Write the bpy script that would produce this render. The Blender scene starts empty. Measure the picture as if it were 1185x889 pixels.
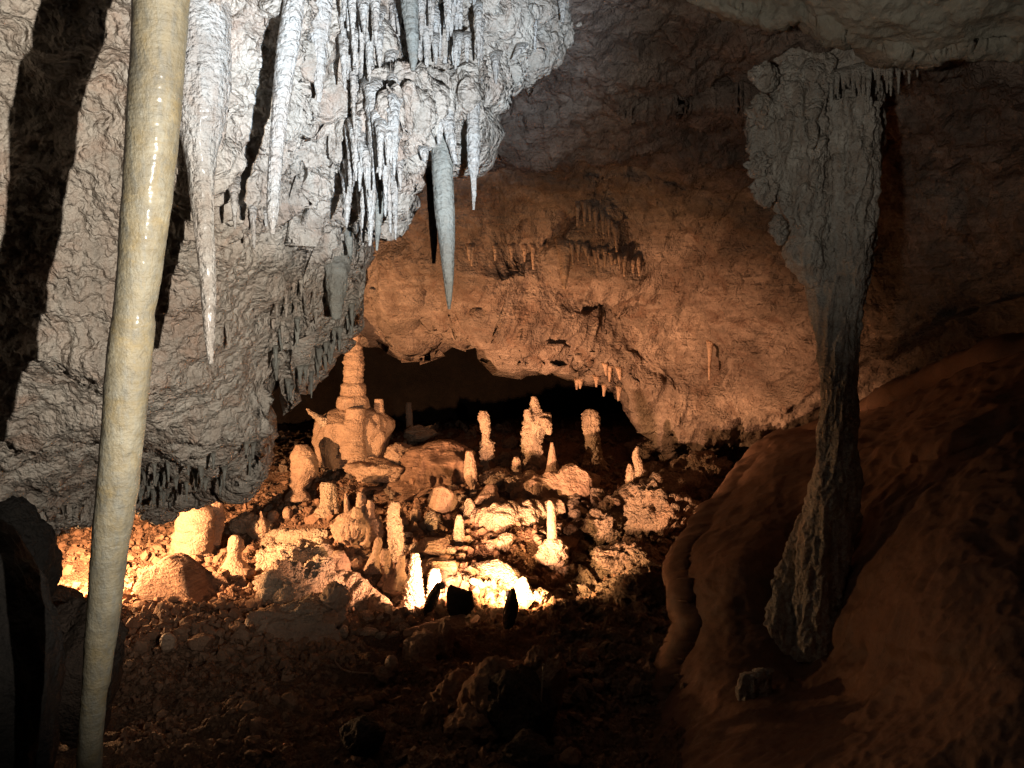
import bpy, math, random
import numpy as np
from mathutils import Vector, Matrix
SC = bpy.context.scene
COL = SC.collection
RS = np.random.RandomState(7)
# ------------------------------------------------------------------ camera
W_, H_ = 1185.0, 889.0
HF = math.radians(62.0)
F_ = W_/2/math.tan(HF/2)
PITCH = math.radians(5.0)
CZ = 3.0
cp, sp = math.cos(PITCH), math.sin(PITCH)
def ray(px, py):
    a = (np.asarray(px, float)-W_/2)/F_; b = -(np.asarray(py, float)-H_/2)/F_
    a, b = np.broadcast_arrays(a, b)
    return np.stack([a, cp+b*sp, -sp+b*cp], -1)
def at(px, py, Y):
    "point on the vertical plane y=Y seen at a photo pixel"
    r = ray(px, py)
    return r*(np.asarray(Y)/r[..., 1])[..., None]+np.array([0, 0, CZ])
def pxm(Y): return Y/F_              # metres per pixel at distance Y
cam = bpy.data.cameras.new('camera'); co = bpy.data.objects.new('camera', cam); COL.objects.link(co)
co.location = (0, 0, CZ); co.rotation_euler = (math.pi/2-PITCH, 0, 0)
cam.sensor_fit = 'HORIZONTAL'; cam.angle = HF; cam.clip_end = 200; cam.clip_start = 0.05
SC.camera = co
# ------------------------------------------------------------------ noise
_perm = np.random.RandomState(3).permutation(512)
_perm = np.concatenate([_perm, _perm, _perm])
_g = np.random.RandomState(5).normal(size=(512, 3)); _g /= np.linalg.norm(_g, axis=1)[:, None]
def perlin(p):
    i = np.floor(p).astype(np.int64); f = p-i; i &= 511
    u = f*f*f*(f*(f*6-15)+10)
    def gr(a, b, c):
        h = _perm[_perm[_perm[(i[:, 0]+a) & 511]+((i[:, 1]+b) & 511)]+((i[:, 2]+c) & 511)] & 511
        g = _g[h]
        return g[:, 0]*(f[:, 0]-a)+g[:, 1]*(f[:, 1]-b)+g[:, 2]*(f[:, 2]-c)
    x0 = gr(0, 0, 0)*(1-u[:, 0])+gr(1, 0, 0)*u[:, 0]; x1 = gr(0, 1, 0)*(1-u[:, 0])+gr(1, 1, 0)*u[:, 0]
    x2 = gr(0, 0, 1)*(1-u[:, 0])+gr(1, 0, 1)*u[:, 0]; x3 = gr(0, 1, 1)*(1-u[:, 0])+gr(1, 1, 1)*u[:, 0]
    y0 = x0*(1-u[:, 1])+x1*u[:, 1]; y1 = x2*(1-u[:, 1])+x3*u[:, 1]
    return (y0*(1-u[:, 2])+y1*u[:, 2])*1.6
def fbm(p, sc, octv=4, gain=.5, ridged=False, off=0.):
    out = np.zeros(len(p)); a = 1.; s = sc
    for k in range(octv):
        n = perlin(p*s+off+17.3*k)
        if ridged: n = 1-2*np.abs(n)
        out += a*n; a *= gain; s *= 2.03
    return out
def worley(p, sc, off=0.):
    q = p*sc+off; i = np.floor(q).astype(np.int64); best = np.full(len(p), 9.)
    for a in (-1, 0, 1):
        for b in (-1, 0, 1):
            for c in (-1, 0, 1):
                ii = (i+np.array([a, b, c])) & 511
                h = _perm[_perm[_perm[ii[:, 0]]+ii[:, 1]]+ii[:, 2]] & 511
                o = i+np.array([a, b, c])+.5+.45*_g[h]
                best = np.minimum(best, ((q-o)**2).sum(1))
    return np.sqrt(best)
# ------------------------------------------------------------------ mesh helpers
def mesh(name, V, Fs, mat, parent=None, origin=None, smooth=True):
    V = np.asarray(V, float); o = np.zeros(3) if origin is None else np.asarray(origin, float)
    me = bpy.data.meshes.new(name)
    if not isinstance(Fs, (list, tuple)): Fs = [Fs]
    Fs = [np.asarray(f) for f in Fs if len(f)]
    me.vertices.add(len(V)); me.vertices.foreach_set('co', (V-o).astype(np.float32).ravel())
    loops = np.concatenate([f.ravel() for f in Fs]).astype(np.int32)
    tot = np.concatenate([np.full(len(f), f.shape[1]) for f in Fs]).astype(np.int32)
    st = np.concatenate([[0], np.cumsum(tot)[:-1]]).astype(np.int32)
    me.loops.add(len(loops)); me.loops.foreach_set('vertex_index', loops)
    me.polygons.add(len(tot)); me.polygons.foreach_set('loop_start', st)
    me.polygons.foreach_set('use_smooth', np.full(len(tot), smooth))
    me.update(calc_edges=True); me.validate()
    me.materials.append(mat)
    ob = bpy.data.objects.new(name, me); COL.objects.link(ob)
    if parent is not None:
        ob.parent = parent; ob.location = Vector(o)-parent.location
    else: ob.location = o
    return ob
def gridF(nr, nc, wrap=False):
    r, c = np.meshgrid(np.arange(nr-1), np.arange(nc if wrap else nc-1), indexing='ij')
    c2 = (c+1) % nc
    return np.stack([r*nc+c, r*nc+c2, (r+1)*nc+c2, (r+1)*nc+c], -1).reshape(-1, 4)
def gnormals(G):
    du = np.gradient(G, axis=1); dv = np.gradient(G, axis=0)
    n = np.cross(du, dv); n /= np.linalg.norm(n, axis=2)[..., None]+1e-9
    return n
def tps(pts, vals, reg=1e-3):
    P = np.asarray(pts, float); m = P.mean(0); s = P.std(0).mean(); P = (P-m)/s
    n = len(P)
    def U(a, b):
        d = np.linalg.norm(a[:, None]-b[None], axis=2); return d*d*np.log(d+1e-9)
    A = np.zeros((n+3, n+3)); A[:n, :n] = U(P, P)+reg*np.eye(n)
    A[:n, n] = 1; A[:n, n+1:] = P; A[n, :n] = 1; A[n+1:, :n] = P.T
    w = np.linalg.solve(A, np.concatenate([vals, [0, 0, 0]]))
    def ev(X):
        X = (np.asarray(X, float)-m)/s; out = np.empty(len(X))
        for k in range(0, len(X), 40000):
            q = X[k:k+40000]; out[k:k+40000] = U(q, P)@w[:n]+w[n]+q@w[n+1:]
        return out
    return ev
def tag(o, label=None, cat=None, group=None, kind=None):
    if label: o['label'] = label
    if cat: o['category'] = cat
    if group: o['group'] = group
    if kind: o['kind'] = kind
    return o
def empty(name, loc):
    o = bpy.data.objects.new(name, None); COL.objects.link(o); o.location = loc; o.empty_display_size = .1; return o
# ------------------------------------------------------------------ materials
def rock_mat(name, c1, c2, c3, rough=.7, spec=.3, bump=1., pop=.5, sc=1., stain=.45, streak=0., band=0., coat=0.):
    m = bpy.data.materials.new(name); m.use_nodes = True; nt = m.node_tree; N = nt.nodes; L = nt.links
    b = N['Principled BSDF']
    tc = N.new('ShaderNodeTexCoord'); geo = N.new('ShaderNodeNewGeometry')
    src = geo.outputs['Position']
    def noise(s, d=8, r=.6, vec=None, dist=0.):
        n = N.new('ShaderNodeTexNoise'); n.inputs['Scale'].default_value = s*sc; n.inputs['Detail'].default_value = d
        n.inputs['Roughness'].default_value = r; n.inputs['Distortion'].default_value = dist
        L.new(vec if vec is not None else src, n.inputs['Vector']); return n.outputs['Fac']
    def ramp(f, p0, p1, v0=0., v1=1.):
        r = N.new('ShaderNodeMapRange'); r.inputs[1].default_value = p0; r.inputs[2].default_value = p1
        r.inputs[3].default_value = v0; r.inputs[4].default_value = v1; L.new(f, r.inputs[0]); return r.outputs[0]
    def mix(f, a, bb, mode='MIX'):
        x = N.new('ShaderNodeMix'); x.data_type = 'RGBA'; x.blend_type = mode
        if isinstance(f, float): x.inputs[0].default_value = f
        else: L.new(f, x.inputs[0])
        for i, v in ((6, a), (7, bb)):
            if isinstance(v, tuple): x.inputs[i].default_value = (*v, 1)
            else: L.new(v, x.inputs[i])
        return x.outputs[2]
    def math_(op, a, bb):
        x = N.new('ShaderNodeMath'); x.operation = op
        for i, v in ((0, a), (1, bb)):
            if isinstance(v, (int, float)): x.inputs[i].default_value = v
            else: L.new(v, x.inputs[i])
        return x.outputs[0]
    big = noise(1.3, 6, .6, dist=.6); mid = noise(7, 8, .65, dist=.3); fine = noise(45, 6, .7)
    col = mix(ramp(big, .35, .65), c1, c2)
    st = noise(2.6, 9, .72, dist=1.2)
    col = mix(ramp(st, .5, .68, 0, stain), col, c3)
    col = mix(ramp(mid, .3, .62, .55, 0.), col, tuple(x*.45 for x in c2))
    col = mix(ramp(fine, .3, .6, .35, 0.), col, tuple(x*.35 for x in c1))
    mp = N.new('ShaderNodeMapping'); mp.inputs['Scale'].default_value = (1, 1, .08); L.new(src, mp.inputs[0])
    mb = N.new('ShaderNodeMapping'); mb.inputs['Scale'].default_value = (.12, .12, 1); L.new(src, mb.inputs[0])
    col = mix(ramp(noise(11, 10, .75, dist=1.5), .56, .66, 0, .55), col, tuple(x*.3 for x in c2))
    h = math_('MULTIPLY', mid, .5)
    h = math_('ADD', h, math_('MULTIPLY', noise(22, 8, .62), .4))
    h = math_('ADD', h, math_('MULTIPLY', noise(85, 5, .7), .28))
    if pop > 0:
        v2 = N.new('ShaderNodeTexVoronoi'); v2.inputs['Scale'].default_value = 80*sc; L.new(src, v2.inputs['Vector']); h = math_('SUBTRACT', h, math_('MULTIPLY', v2.outputs['Distance'], pop*.3))
        v = N.new('ShaderNodeTexVoronoi'); v.feature = 'F1'; v.inputs['Scale'].default_value = 30*sc
        wv = N.new('ShaderNodeVectorMath'); wv.operation = 'ADD'
        nn = N.new('ShaderNodeTexNoise'); nn.inputs['Scale'].default_value = 14*sc; L.new(src, nn.inputs['Vector'])
        sv = N.new('ShaderNodeVectorMath'); sv.operation = 'SCALE'; sv.inputs[3].default_value = .06/sc; L.new(nn.outputs['Color'], sv.inputs[0])
        L.new(src, wv.inputs[0]); L.new(sv.outputs[0], wv.inputs[1]); L.new(wv.outputs[0], v.inputs['Vector'])
        h = math_('SUBTRACT', h, math_('MULTIPLY', v.outputs['Distance'], pop))
    if streak > 0:
        s_ = noise(16, 5, .6, mp.outputs[0]); h = math_('ADD', h, math_('MULTIPLY', s_, streak))
        col = mix(ramp(s_, .4, .62, .5*min(streak, 1), 0.), col, c3)
    if band > 0:
        s_ = noise(26, 4, .55, mb.outputs[0]); h = math_('ADD', h, math_('MULTIPLY', s_, band))
        col = mix(ramp(s_, .38, .6, .5*min(band, 1), 0.), col, tuple(x*.6 for x in c3))
    bp = N.new('ShaderNodeBump'); bp.inputs['Strength'].default_value = min(1., .9*bump); bp.inputs['Distance'].default_value = .055*bump/sc
    L.new(h, bp.inputs['Height']); L.new(bp.outputs[0], b.inputs['Normal'])
    L.new(col, b.inputs['Base Color'])
    L.new(ramp(mid, .3, .7, rough-.12, min(1, rough+.15)), b.inputs['Roughness'])
    b.inputs['Specular IOR Level'].default_value = spec
    b.inputs['Coat Weight'].default_value = coat; b.inputs['Coat Roughness'].default_value = .18
    return m
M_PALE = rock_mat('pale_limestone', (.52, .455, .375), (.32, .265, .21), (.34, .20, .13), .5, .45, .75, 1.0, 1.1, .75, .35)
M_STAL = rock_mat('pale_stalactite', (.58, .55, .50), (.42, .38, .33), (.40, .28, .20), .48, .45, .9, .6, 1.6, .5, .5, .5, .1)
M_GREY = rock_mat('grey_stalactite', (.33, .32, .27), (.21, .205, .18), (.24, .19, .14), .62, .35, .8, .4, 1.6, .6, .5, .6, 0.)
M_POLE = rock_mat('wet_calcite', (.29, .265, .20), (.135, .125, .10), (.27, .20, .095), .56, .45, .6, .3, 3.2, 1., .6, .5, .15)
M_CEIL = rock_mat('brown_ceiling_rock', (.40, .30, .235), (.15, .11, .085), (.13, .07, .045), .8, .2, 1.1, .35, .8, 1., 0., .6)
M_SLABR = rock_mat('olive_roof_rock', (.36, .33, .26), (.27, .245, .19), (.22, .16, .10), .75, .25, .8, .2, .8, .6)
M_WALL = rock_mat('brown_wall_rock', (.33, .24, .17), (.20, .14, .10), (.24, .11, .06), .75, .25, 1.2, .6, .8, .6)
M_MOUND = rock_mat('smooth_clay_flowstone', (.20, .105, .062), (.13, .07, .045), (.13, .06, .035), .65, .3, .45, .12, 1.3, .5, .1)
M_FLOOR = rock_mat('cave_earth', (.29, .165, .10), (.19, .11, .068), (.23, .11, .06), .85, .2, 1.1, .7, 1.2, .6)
M_RUB = rock_mat('rubble_stone', (.36, .215, .135), (.26, .15, .092), (.25, .12, .065), .8, .2, .7, .4, 1.5, .4)
M_FLOW = rock_mat('tan_flowstone', (.50, .34, .23), (.38, .25, .17), (.34, .20, .12), .55, .35, .85, .45, 1.3, .6, .2, .3)
M_SLAB = rock_mat('layered_brown_stone', (.36, .22, .14), (.26, .15, .095), (.20, .11, .07), .75, .25, 1., .3, 1.4, .5, 0., 1.4)
M_CORAL = rock_mat('cave_coral', (.60, .46, .33), (.44, .30, .20), (.32, .18, .11), .6, .35, .9, 1.0, 1.4, .3)
M_DARK = rock_mat('shade_painted_rock', (.085, .058, .042), (.055, .04, .03), (.07, .04, .028), .75, .2, 1., .5, 1., .4)  # shade put into the colour, for silhouetted, shadowed and unlit rocks
M_LBOUL = rock_mat('shade_painted_grey_rock', (.022, .018, .014), (.015, .012, .01), (.06, .042, .032), .7, .25, 1.0, .4, .9, .4)  # rock colour taken nearly to black to stand in for shadow
M_COLM = rock_mat('dull_grey_calcite', (.64, .59, .51), (.38, .35, .30), (.30, .22, .16), .6, .35, .9, .6, 1.3, .7, .9)
M_IRON = rock_mat('black_painted_metal', (.02, .02, .02), (.03, .03, .03), (.05, .03, .02), .5, .4, .1, 0, 3, .2)
# ------------------------------------------------------------------ cave floor (world height field)
fl = [(50, 600, 11.5), (50, 690, 8.4), (250, 600, 11.2), (200, 720, 7.5), (300, 889, 5.0), (100, 889, 4.9), (560, 715, 7.8), (600, 889, 5.2),
      (450, 720, 7.6), (400, 530, 12.4), (560, 545, 11.6), (684, 535, 12.0), (620, 530, 12.2), (530, 620, 9.6), (415, 635, 9.4), (640, 640, 9.0),
      (480, 690, 8.3), (735, 575, 10.8), (500, 514, 13.3), (700, 700, 8.1), (700, 889, 5.4), (760, 760, 6.9), (790, 560, 11), (840, 540, 12),
      (500, 503, 16.5), (300, 545, 13.5), (0, 889, 4.6), (350, 640, 9.6), (-150, 620, 11), (900, 700, 8), (1000, 889, 5.2), (1100, 600, 9.5), (-100, 889, 4.8)]
flp = np.array([at(a, b, c) for a, b, c in fl])
flp = np.vstack([flp, [[-8, 24, -.3], [0, 25, -.3], [8, 24, .2], [-3, 3, .1], [0, 2.5, .1], [3, 2.5, .3], [-5, 6, .1]]])
_H = tps(flp[:, :2], flp[:, 2], 2e-3)
pits = [(640, 662, 8.6, .55, .45, .32), (690, 640, 9.3, .5, .5, .25), (470, 600, 10.4, .5, .35, .12), (330, 632, 9.9, .5, .3, .2), (440, 690, 8.1, .45, .4, .22), (560, 760, 7.0, .6, .25, .18), (430, 800, 6.3, .4, .2, .1)]
pitw = [(at(a, b, c)[:2], sx, sy, d) for a, b, c, sx, sy, d in pits]
def Hbase(x, y):
    h = _H(np.stack([x, y], 1))
    for c, sx, sy, d in pitw: h -= d*np.exp(-((x-c[0])/sx)**2-((y-c[1])/sy)**2)
    return h
def Hfull(x, y):
    p = np.stack([x, y, np.zeros_like(x)], 1)
    h = Hbase(x, y)
    h += .10*fbm(p, .9, 3)+.055*fbm(p, 2.6, 3, .55, True, 4.)
    h += .028*fbm(p, 8, 4, .6)+.02*(1-worley(p, 11, 2.))
    return h
def ground(px, py):
    "first hit of the view ray with the floor"
    r = ray(px, py); r = r/r[1]
    Y = np.linspace(3.2, 26, 900)
    h = Hfull(r[0]*Y, Y); z = CZ+r[2]*Y
    k = np.argmax(z < h); k = k if k > 0 else 600
    return np.array([r[0]*Y[k], Y[k], h[k]])
na, nr_ = 620, 620
ang = np.linspace(-.82, .82, na); Yg = np.exp(np.linspace(math.log(2.0), math.log(30), nr_))
A, Y2 = np.meshgrid(ang, Yg); X2 = A*Y2*1.05
V = np.stack([X2.ravel(), Y2.ravel(), np.zeros(X2.size)], 1); V[:, 2] = Hfull(V[:, 0], V[:, 1])
g = mesh('ground', V, gridF(nr_, na), M_FLOOR)
tag(g, 'uneven brown earth and gravel floor of the cave', 'ground', kind='structure')
# ------------------------------------------------------------------ relief surfaces (rock masses with real depth)
def interp(pts):
    p = sorted(pts); xs = [a for a, b in p]; ys = [b for a, b in p]
    return lambda v: np.interp(v, xs, ys)
def relief(name, us, axis, v0, vend, Yf, curl, amp, mat, nr=300, back=3.0, bumps=(), edge_j=3., seed=0.):
    """sheet of rock: for each column u runs from v0 to vend(u), rolls over an edge of radius curl (m) and goes back `back` metres.
    axis 0: u=px, v=py ; axis 1: u=py, v=px"""
    nu = len(us)
    t = np.linspace(0, 1, nr)
    ve = vend(us)
    jit = np.stack([us*.035, np.zeros(nu)+seed, np.zeros(nu)], 1)
    ve = ve+edge_j*fbm(jit, 1., 5, .62)
    base = np.full(nu, v0) if np.isscalar(v0) else v0(us)
    sgn = np.sign(ve-base).mean(); sgn = 1 if sgn > 0 else -1
    def YY(u, v):
        px, py = (u, v) if axis == 0 else (v, u)
        Y = Yf(np.stack([px.ravel(), py.ravel()], 1)).reshape(px.shape)
        for bx, by, sx, sy, an, am in bumps:
            c, s = math.cos(math.radians(an)), math.sin(math.radians(an))
            dx, dy = px-bx, py-by; a = (dx*c+dy*s)/sx; b2 = (-dx*s+dy*c)/sy
            Y = Y-am*np.exp(-a*a-b2*b2)
        return Y
    Ye = YY(us[None], ve[None])[0]
    Rp = curl/(Ye/F_)                       # curl radius in px
    U = np.repeat(us[None], nr, 0); Vv = base+(ve-sgn*Rp-base)*t[:, None]
    Y = YY(U, Vv)
    th = np.linspace(0, math.pi*.62, 16)[1:]
    Uc = np.repeat(us[None], len(th), 0)
    Vc = (ve-sgn*Rp)+sgn*Rp*np.sin(th)[:, None]; Yc = Y[-1]+curl*(1-np.cos(th))[:, None]
    tb = np.linspace(0, 1, 26)[1:]
    Vb = Vc[-1]-sgn*tb[:, None]*Rp*1.0; Yb = Yc[-1]+back*tb[:, None]; Ub = np.repeat(us[None], len(tb), 0)
    U = np.vstack([U, Uc, Ub]); Vv = np.vstack([Vv, Vc, Vb]); Y = np.vstack([Y, Yc, Yb])
    px, py = (U, Vv) if axis == 0 else (Vv, U)
    G = at(px, py, Y)
    n = gnormals(G)
    if n[nr//2, nu//2, 1] > 0: n = -n
    P = G.reshape(-1, 3)
    d = amp(P, px.ravel(), py.ravel())
    P = P+n.reshape(-1, 3)*d[:, None]
    Fq = gridF(G.shape[0], nu)
    ob = mesh(name, P, Fq, mat)
    return ob, YY
def Ydep(pts): 
    a = np.array(pts, float); f = tps(a[:, :2], np.log(a[:, 2]), 1e-3)
    return lambda X: np.exp(f(X))
# --- pale hanging wall on the left
YL0 = Ydep([(-420, -60, 2.6), (-420, 300, 2.9), (-420, 620, 3.6), (-220, 620, 4.8), (-220, -100, 2.95), (300, -160, 3.3), (-60, -60, 3.3), (0, 300, 3.9), (0, 0, 3.4), (150, 100, 3.7), (150, 350, 4.1), (300, 100, 3.9), (300, 300, 4.5), (400, 100, 4.4), (470, 130, 4.35), (480, 40, 4.7), (560, 60, 5.0),
           (640, 10, 5.6), (720, -30, 5.9), (410, 300, 5.3), (330, 420, 5.6), (250, 420, 4.8), (0, 450, 4.4), (0, 520, 4.9), (150, 480, 4.8), (250, 520, 5.6), (200, 575, 6.6), (80, 590, 6.2), (0, 600, 5.8), (-60, 600, 5.6), (330, -60, 3.5), (600, -60, 4.6)])
endL = interp([(-420, 660), (-80, 605), (0, 603), (50, 600), (110, 590), (190, 584), (240, 574), (270, 562), (295, 540), (303, 505), (335, 478), (346, 455), (330, 425), (328, 400), (345, 386), (405, 384), (413, 372), (416, 300), (425, 272), (440, 258), (452, 238), (458, 205), (475, 190), (500, 172), (530, 182), (546, 178), (553, 118), (575, 96), (600, 78), (622, 62), (650, 42), (690, 12), (715, -8), (735, -25)])
def ampL(P, px, py):
    d = .11*fbm(P, 1.5, 3)+.035*fbm(P, 4.2, 3, .5)+.018*fbm(P, 13, 3, .6)
    rg = np.clip(.5+1.2*fbm(P, 1.1, 2, off=9.), .15, 1)
    d += rg*(.024*(.5-worley(P, 11, 1.))+.020*(.5-worley(P, 24, 5.))+.012*(.5-worley(P, 48, 3.)))
    fl_ = P.copy(); fl_[:, 2] *= .18
    m = np.clip((px-180)/60, 0, 1)*np.clip((330-py)/90, 0, 1)
    d += m*(.075*fbm(fl_, 5.5, 3, .5, True, 9.))
    lo = np.clip((py-430)/80, 0, 1)
    sw = P.copy(); sw[:, 0] *= .35
    d += lo*.05*fbm(sw, 5, 3, .5, True, 3.)
    # hanging frill near the low edge
    fr = np.clip(1-np.abs(py-endL(px)+14)/26, 0, 1); d += fr*.05*fbm(P*np.array([1, 1, .3]), 16, 2)
    return d
bumpsL = [(228, 170, 26, 90, -6, .22), (243, 90, 50, 60, 10, .12), (322, 60, 14, 110, 4, .14), (372, 60, 22, 70, 12, .16), (470, 125, 55, 36, -12, .30), (492, 178, 30, 12, 0, .12),
          (470, 55, 75, 14, -6, .20), (590, 25, 60, 18, -10, .15), (375, 115, 75, 6, -42, .06), (438, 200, 20, 80, 3, .22), (545, 110, 16, 42, 0, .25), (90, 420, 120, 22, 4, .12), (200, 500, 110, 18, -5, .14), (300, 470, 34, 44, 0, .18), (270, 530, 60, 20, -14, .12), (120, 300, 70, 60, 0, -.08),
          (60, 540, 130, 26, -4, -.12)]
wl, YLf = relief('cave_wall', np.concatenate([np.arange(-420, -60, 4.), np.arange(-60, 735, 1.25)]), 0, -160., endL, YL0, .10, ampL, M_PALE, nr=430, back=1.6, bumps=bumpsL, edge_j=5., seed=1.)
tag(wl, 'pale pitted limestone wall hanging down on the left, lit cold white', 'wall', kind='structure')
def YL(px, py): return float(YLf(np.array([[float(px)]]), np.array([[float(py)]]))[0, 0])
# --- the brown vault at the back and right
YC0 = Ydep([(1560, -80, 3.4), (1560, 300, 3.9), (1560, 560, 4.3), (1400, 200, 5.0), (380, -80, 5.6), (700, -80, 5.2), (1260, -80, 4.6), (600, 60, 6.6), (700, 20, 6.0), (820, 60, 6.8), (600, 200, 8.7), (700, 150, 7.7), (900, 130, 7.4), (1000, 200, 8.0), (1100, 100, 6.6), (1240, 120, 6.0),
           (1000, 330, 8.8), (1185, 330, 7.4), (1260, 480, 6.5), (1000, 450, 9.3), (1100, 420, 8.2), (850, 350, 10.4), (900, 420, 10.0), (700, 300, 10.6), (600, 320, 11.2), (500, 360, 11.8), (400, 350, 12.5), (400, 250, 11.5),
           (450, 290, 11.0), (600, 420, 11.9), (700, 450, 12.0), (760, 480, 11.8), (840, 530, 11.6), (950, 510, 10.6), (1050, 520, 9.4), (520, 280, 10.4)])
endC = interp([(370, 378), (395, 378), (408, 386), (425, 396), (438, 390), (445, 372), (452, 370), (463, 392), (478, 406), (488, 400), (497, 386), (520, 390), (545, 400), (566, 386), (578, 394), (584, 418), (592, 424), (606, 416), (640, 432), (690, 448), (700, 454), (712, 456), (730, 468), (760, 494), (790, 518), (815, 548), (838, 555), (860, 560), (1260, 600), (1560, 680)])
_eC = endC
endC = lambda u: _eC(u)-24*np.clip((760-u)/40, 0, 1)-14*np.exp(-((u-705)/45)**2)
def ampC(P, px, py):
    d = .22*fbm(P, .7, 3)+.07*fbm(P, 2.0, 3, .5, True, 2.)+.035*fbm(P, 6, 4, .6)+.012*(.5-worley(P, 9, 1.))
    far = .6*np.clip((px-760)/60, 0, 1)*np.clip((py-420)/50, 0, 1)*np.clip((980-px)/60, 0, 1)
    d += far*(.22*fbm(P, 2.2, 4, .6, True, 5.)+.1*(.5-worley(P, 4, 4.)))
    q = P@np.array([[.8, .1, .3], [-.2, .3, .2], [-.4, .1, .2]]); d += .035*fbm(q, 5, 3, .5, True, 7.)
    # ledge lines: the overhanging slab at the top right and the seam low on the right
    s = np.interp(px, [840, 990, 1090, 1185, 1260], [480, 404, 372, 345, 320])+2.5*np.sin(px*.11)
    d += np.clip((px-860)/60, 0, 1)*(.14*np.exp(-((py-s-9)/7)**2)-.10*np.exp(-((py-s+5)/5)**2))
    e2 = np.interp(px, [380, 540, 640, 680, 760, 850], [292, 288, 285, 240, 310, 380])
    d += .22/(1+np.exp(np.clip((e2-py)/3.5, -30, 30)))*np.clip((800-px)/80, 0, 1)
    return d
bumpsC = [(560, 340, 90, 50, 20, .5), (640, 380, 80, 60, 30, .3), (470, 350, 22, 60, 0, .35), (488, 345, 7, 70, 8, -.25), (700, 280, 60, 35, 35, .35), (640, 260, 60, 20, -25, -.3), (700, 350, 40, 20, -10, -.35), (860, 330, 120, 70, 25, .35),
          (600, 150, 60, 16, -12, .2), (700, 190, 130, 14, 5, -.25), (800, 120, 150, 14, -4, .3), (420, 330, 25, 40, 0, .2), (740, 440, 60, 20, 30, .3), (1100, 250, 120, 30, 6, .2), (690, 245, 30, 18, 0, .25)]
wc, YCf = relief('cave_ceiling', np.concatenate([np.arange(370, 1200, 1.6), np.arange(1200, 1560, 4.)]), 0, -190., endC, YC0, .07, ampC, M_CEIL, nr=400, back=4.0, bumps=bumpsC, edge_j=11., seed=8.)
tag(wc, 'brown rock vault sloping down to a dark gap, lit orange from below', 'ceiling', kind='structure')
def YC(px, py): return float(YCf(np.array([[float(px)]]), np.array([[float(py)]]))[0, 0])
# --- nearer slab of roof at the top right
_rs = Ydep([(1560, 80, 3.2), (1560, -180, 2.7), (780, -10, 5.7), (900, 20, 5.3), (1000, 40, 5.1), (1185, 70, 4.9), (1260, 80, 4.8), (900, -180, 4.0), (1260, -180, 3.7), (700, -180, 4.4), (1100, 0, 4.7)])
endS = interp([(690, -150), (760, -40), (792, -6), (812, 12), (850, 26), (885, 32), (925, 28), (950, 34), (985, 46), (1010, 62), (1040, 66), (1075, 74), (1110, 68), (1150, 66), (1262, 84)])
def ampS(P, px, py):
    return .10*fbm(P, .9, 3)+.03*fbm(P, 3, 3, .5, True, 2.)+.014*fbm(P, 9, 3, .6)
ws, _ = relief('ceiling_slab', np.concatenate([np.arange(690, 1200, 1.6), np.arange(1200, 1560, 4.)]), 0, -200., endS, _rs, .12, ampS, M_SLABR, nr=180, back=1.8, edge_j=4., seed=4.)
tag(ws, 'olive grey slab of roof overhanging the top right corner', 'ceiling', kind='structure')
# --- smooth clay mound on the right
YM0 = Ydep([(1650, 340, 3.6), (1650, 600, 3.2), (1650, 960, 2.6), (775, 640, 7.4), (775, 750, 6.6), (740, 889, 5.6), (700, 960, 5.0), (830, 560, 8.6), (880, 512, 9.4), (945, 500, 9.6), (1000, 485, 9.2), (860, 640, 6.5), (900, 600, 7.2), (950, 640, 6.75), (880, 750, 6.1), (940, 760, 6.1), (850, 889, 4.8), (1000, 750, 5.6), (1000, 889, 4.3),
           (1100, 700, 4.7), (1185, 889, 3.7), (1260, 600, 4.9), (1185, 405, 6.9), (1260, 380, 6.6), (1100, 500, 6.6), (1000, 560, 7.0), (1260, 960, 3.4), (950, 560, 7.4)])
endM = interp([(330, 1560), (360, 1330), (392, 1245), (405, 1185), (425, 1110), (455, 1040), (478, 995), (492, 958), (500, 925), (508, 885), (525, 862), (545, 842), (570, 822), (600, 798), (625, 784), (645, 772), (665, 769), (700, 778), (720, 782), (745, 775), (775, 758), (820, 735), (870, 708), (960, 655)])
def ampM(P, px, py):
    d = .07*fbm(P, .8, 3)+.012*fbm(P, 3.5, 3, .5, True)+.006*fbm(P, 12, 4, .6)
    ft = P.copy(); ft[:, 2] *= .2
    d += np.clip((px-930)/60, 0, 1)*.03*fbm(ft, 3, 3, .5, True, 6.)
    d += .07/(1+np.exp(np.clip((py-(752+.05*(px-900)+6*np.sin(px*.03)))/5, -30, 30)))*np.clip((px-860)/40, 0, 1)
    return d
wm, YMf = relief('clay_slope', np.arange(335, 965, 1.5), 1, 1650., endM, YM0, .22, ampM, M_MOUND, nr=430, back=2.2, bumps=[(1080, 520, 120, 14, -20, .25)], edge_j=4., seed=3.)
tag(wm, 'smooth dark clay bank rising on the right with an orange lit rim', 'slope', kind='structure')
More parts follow.
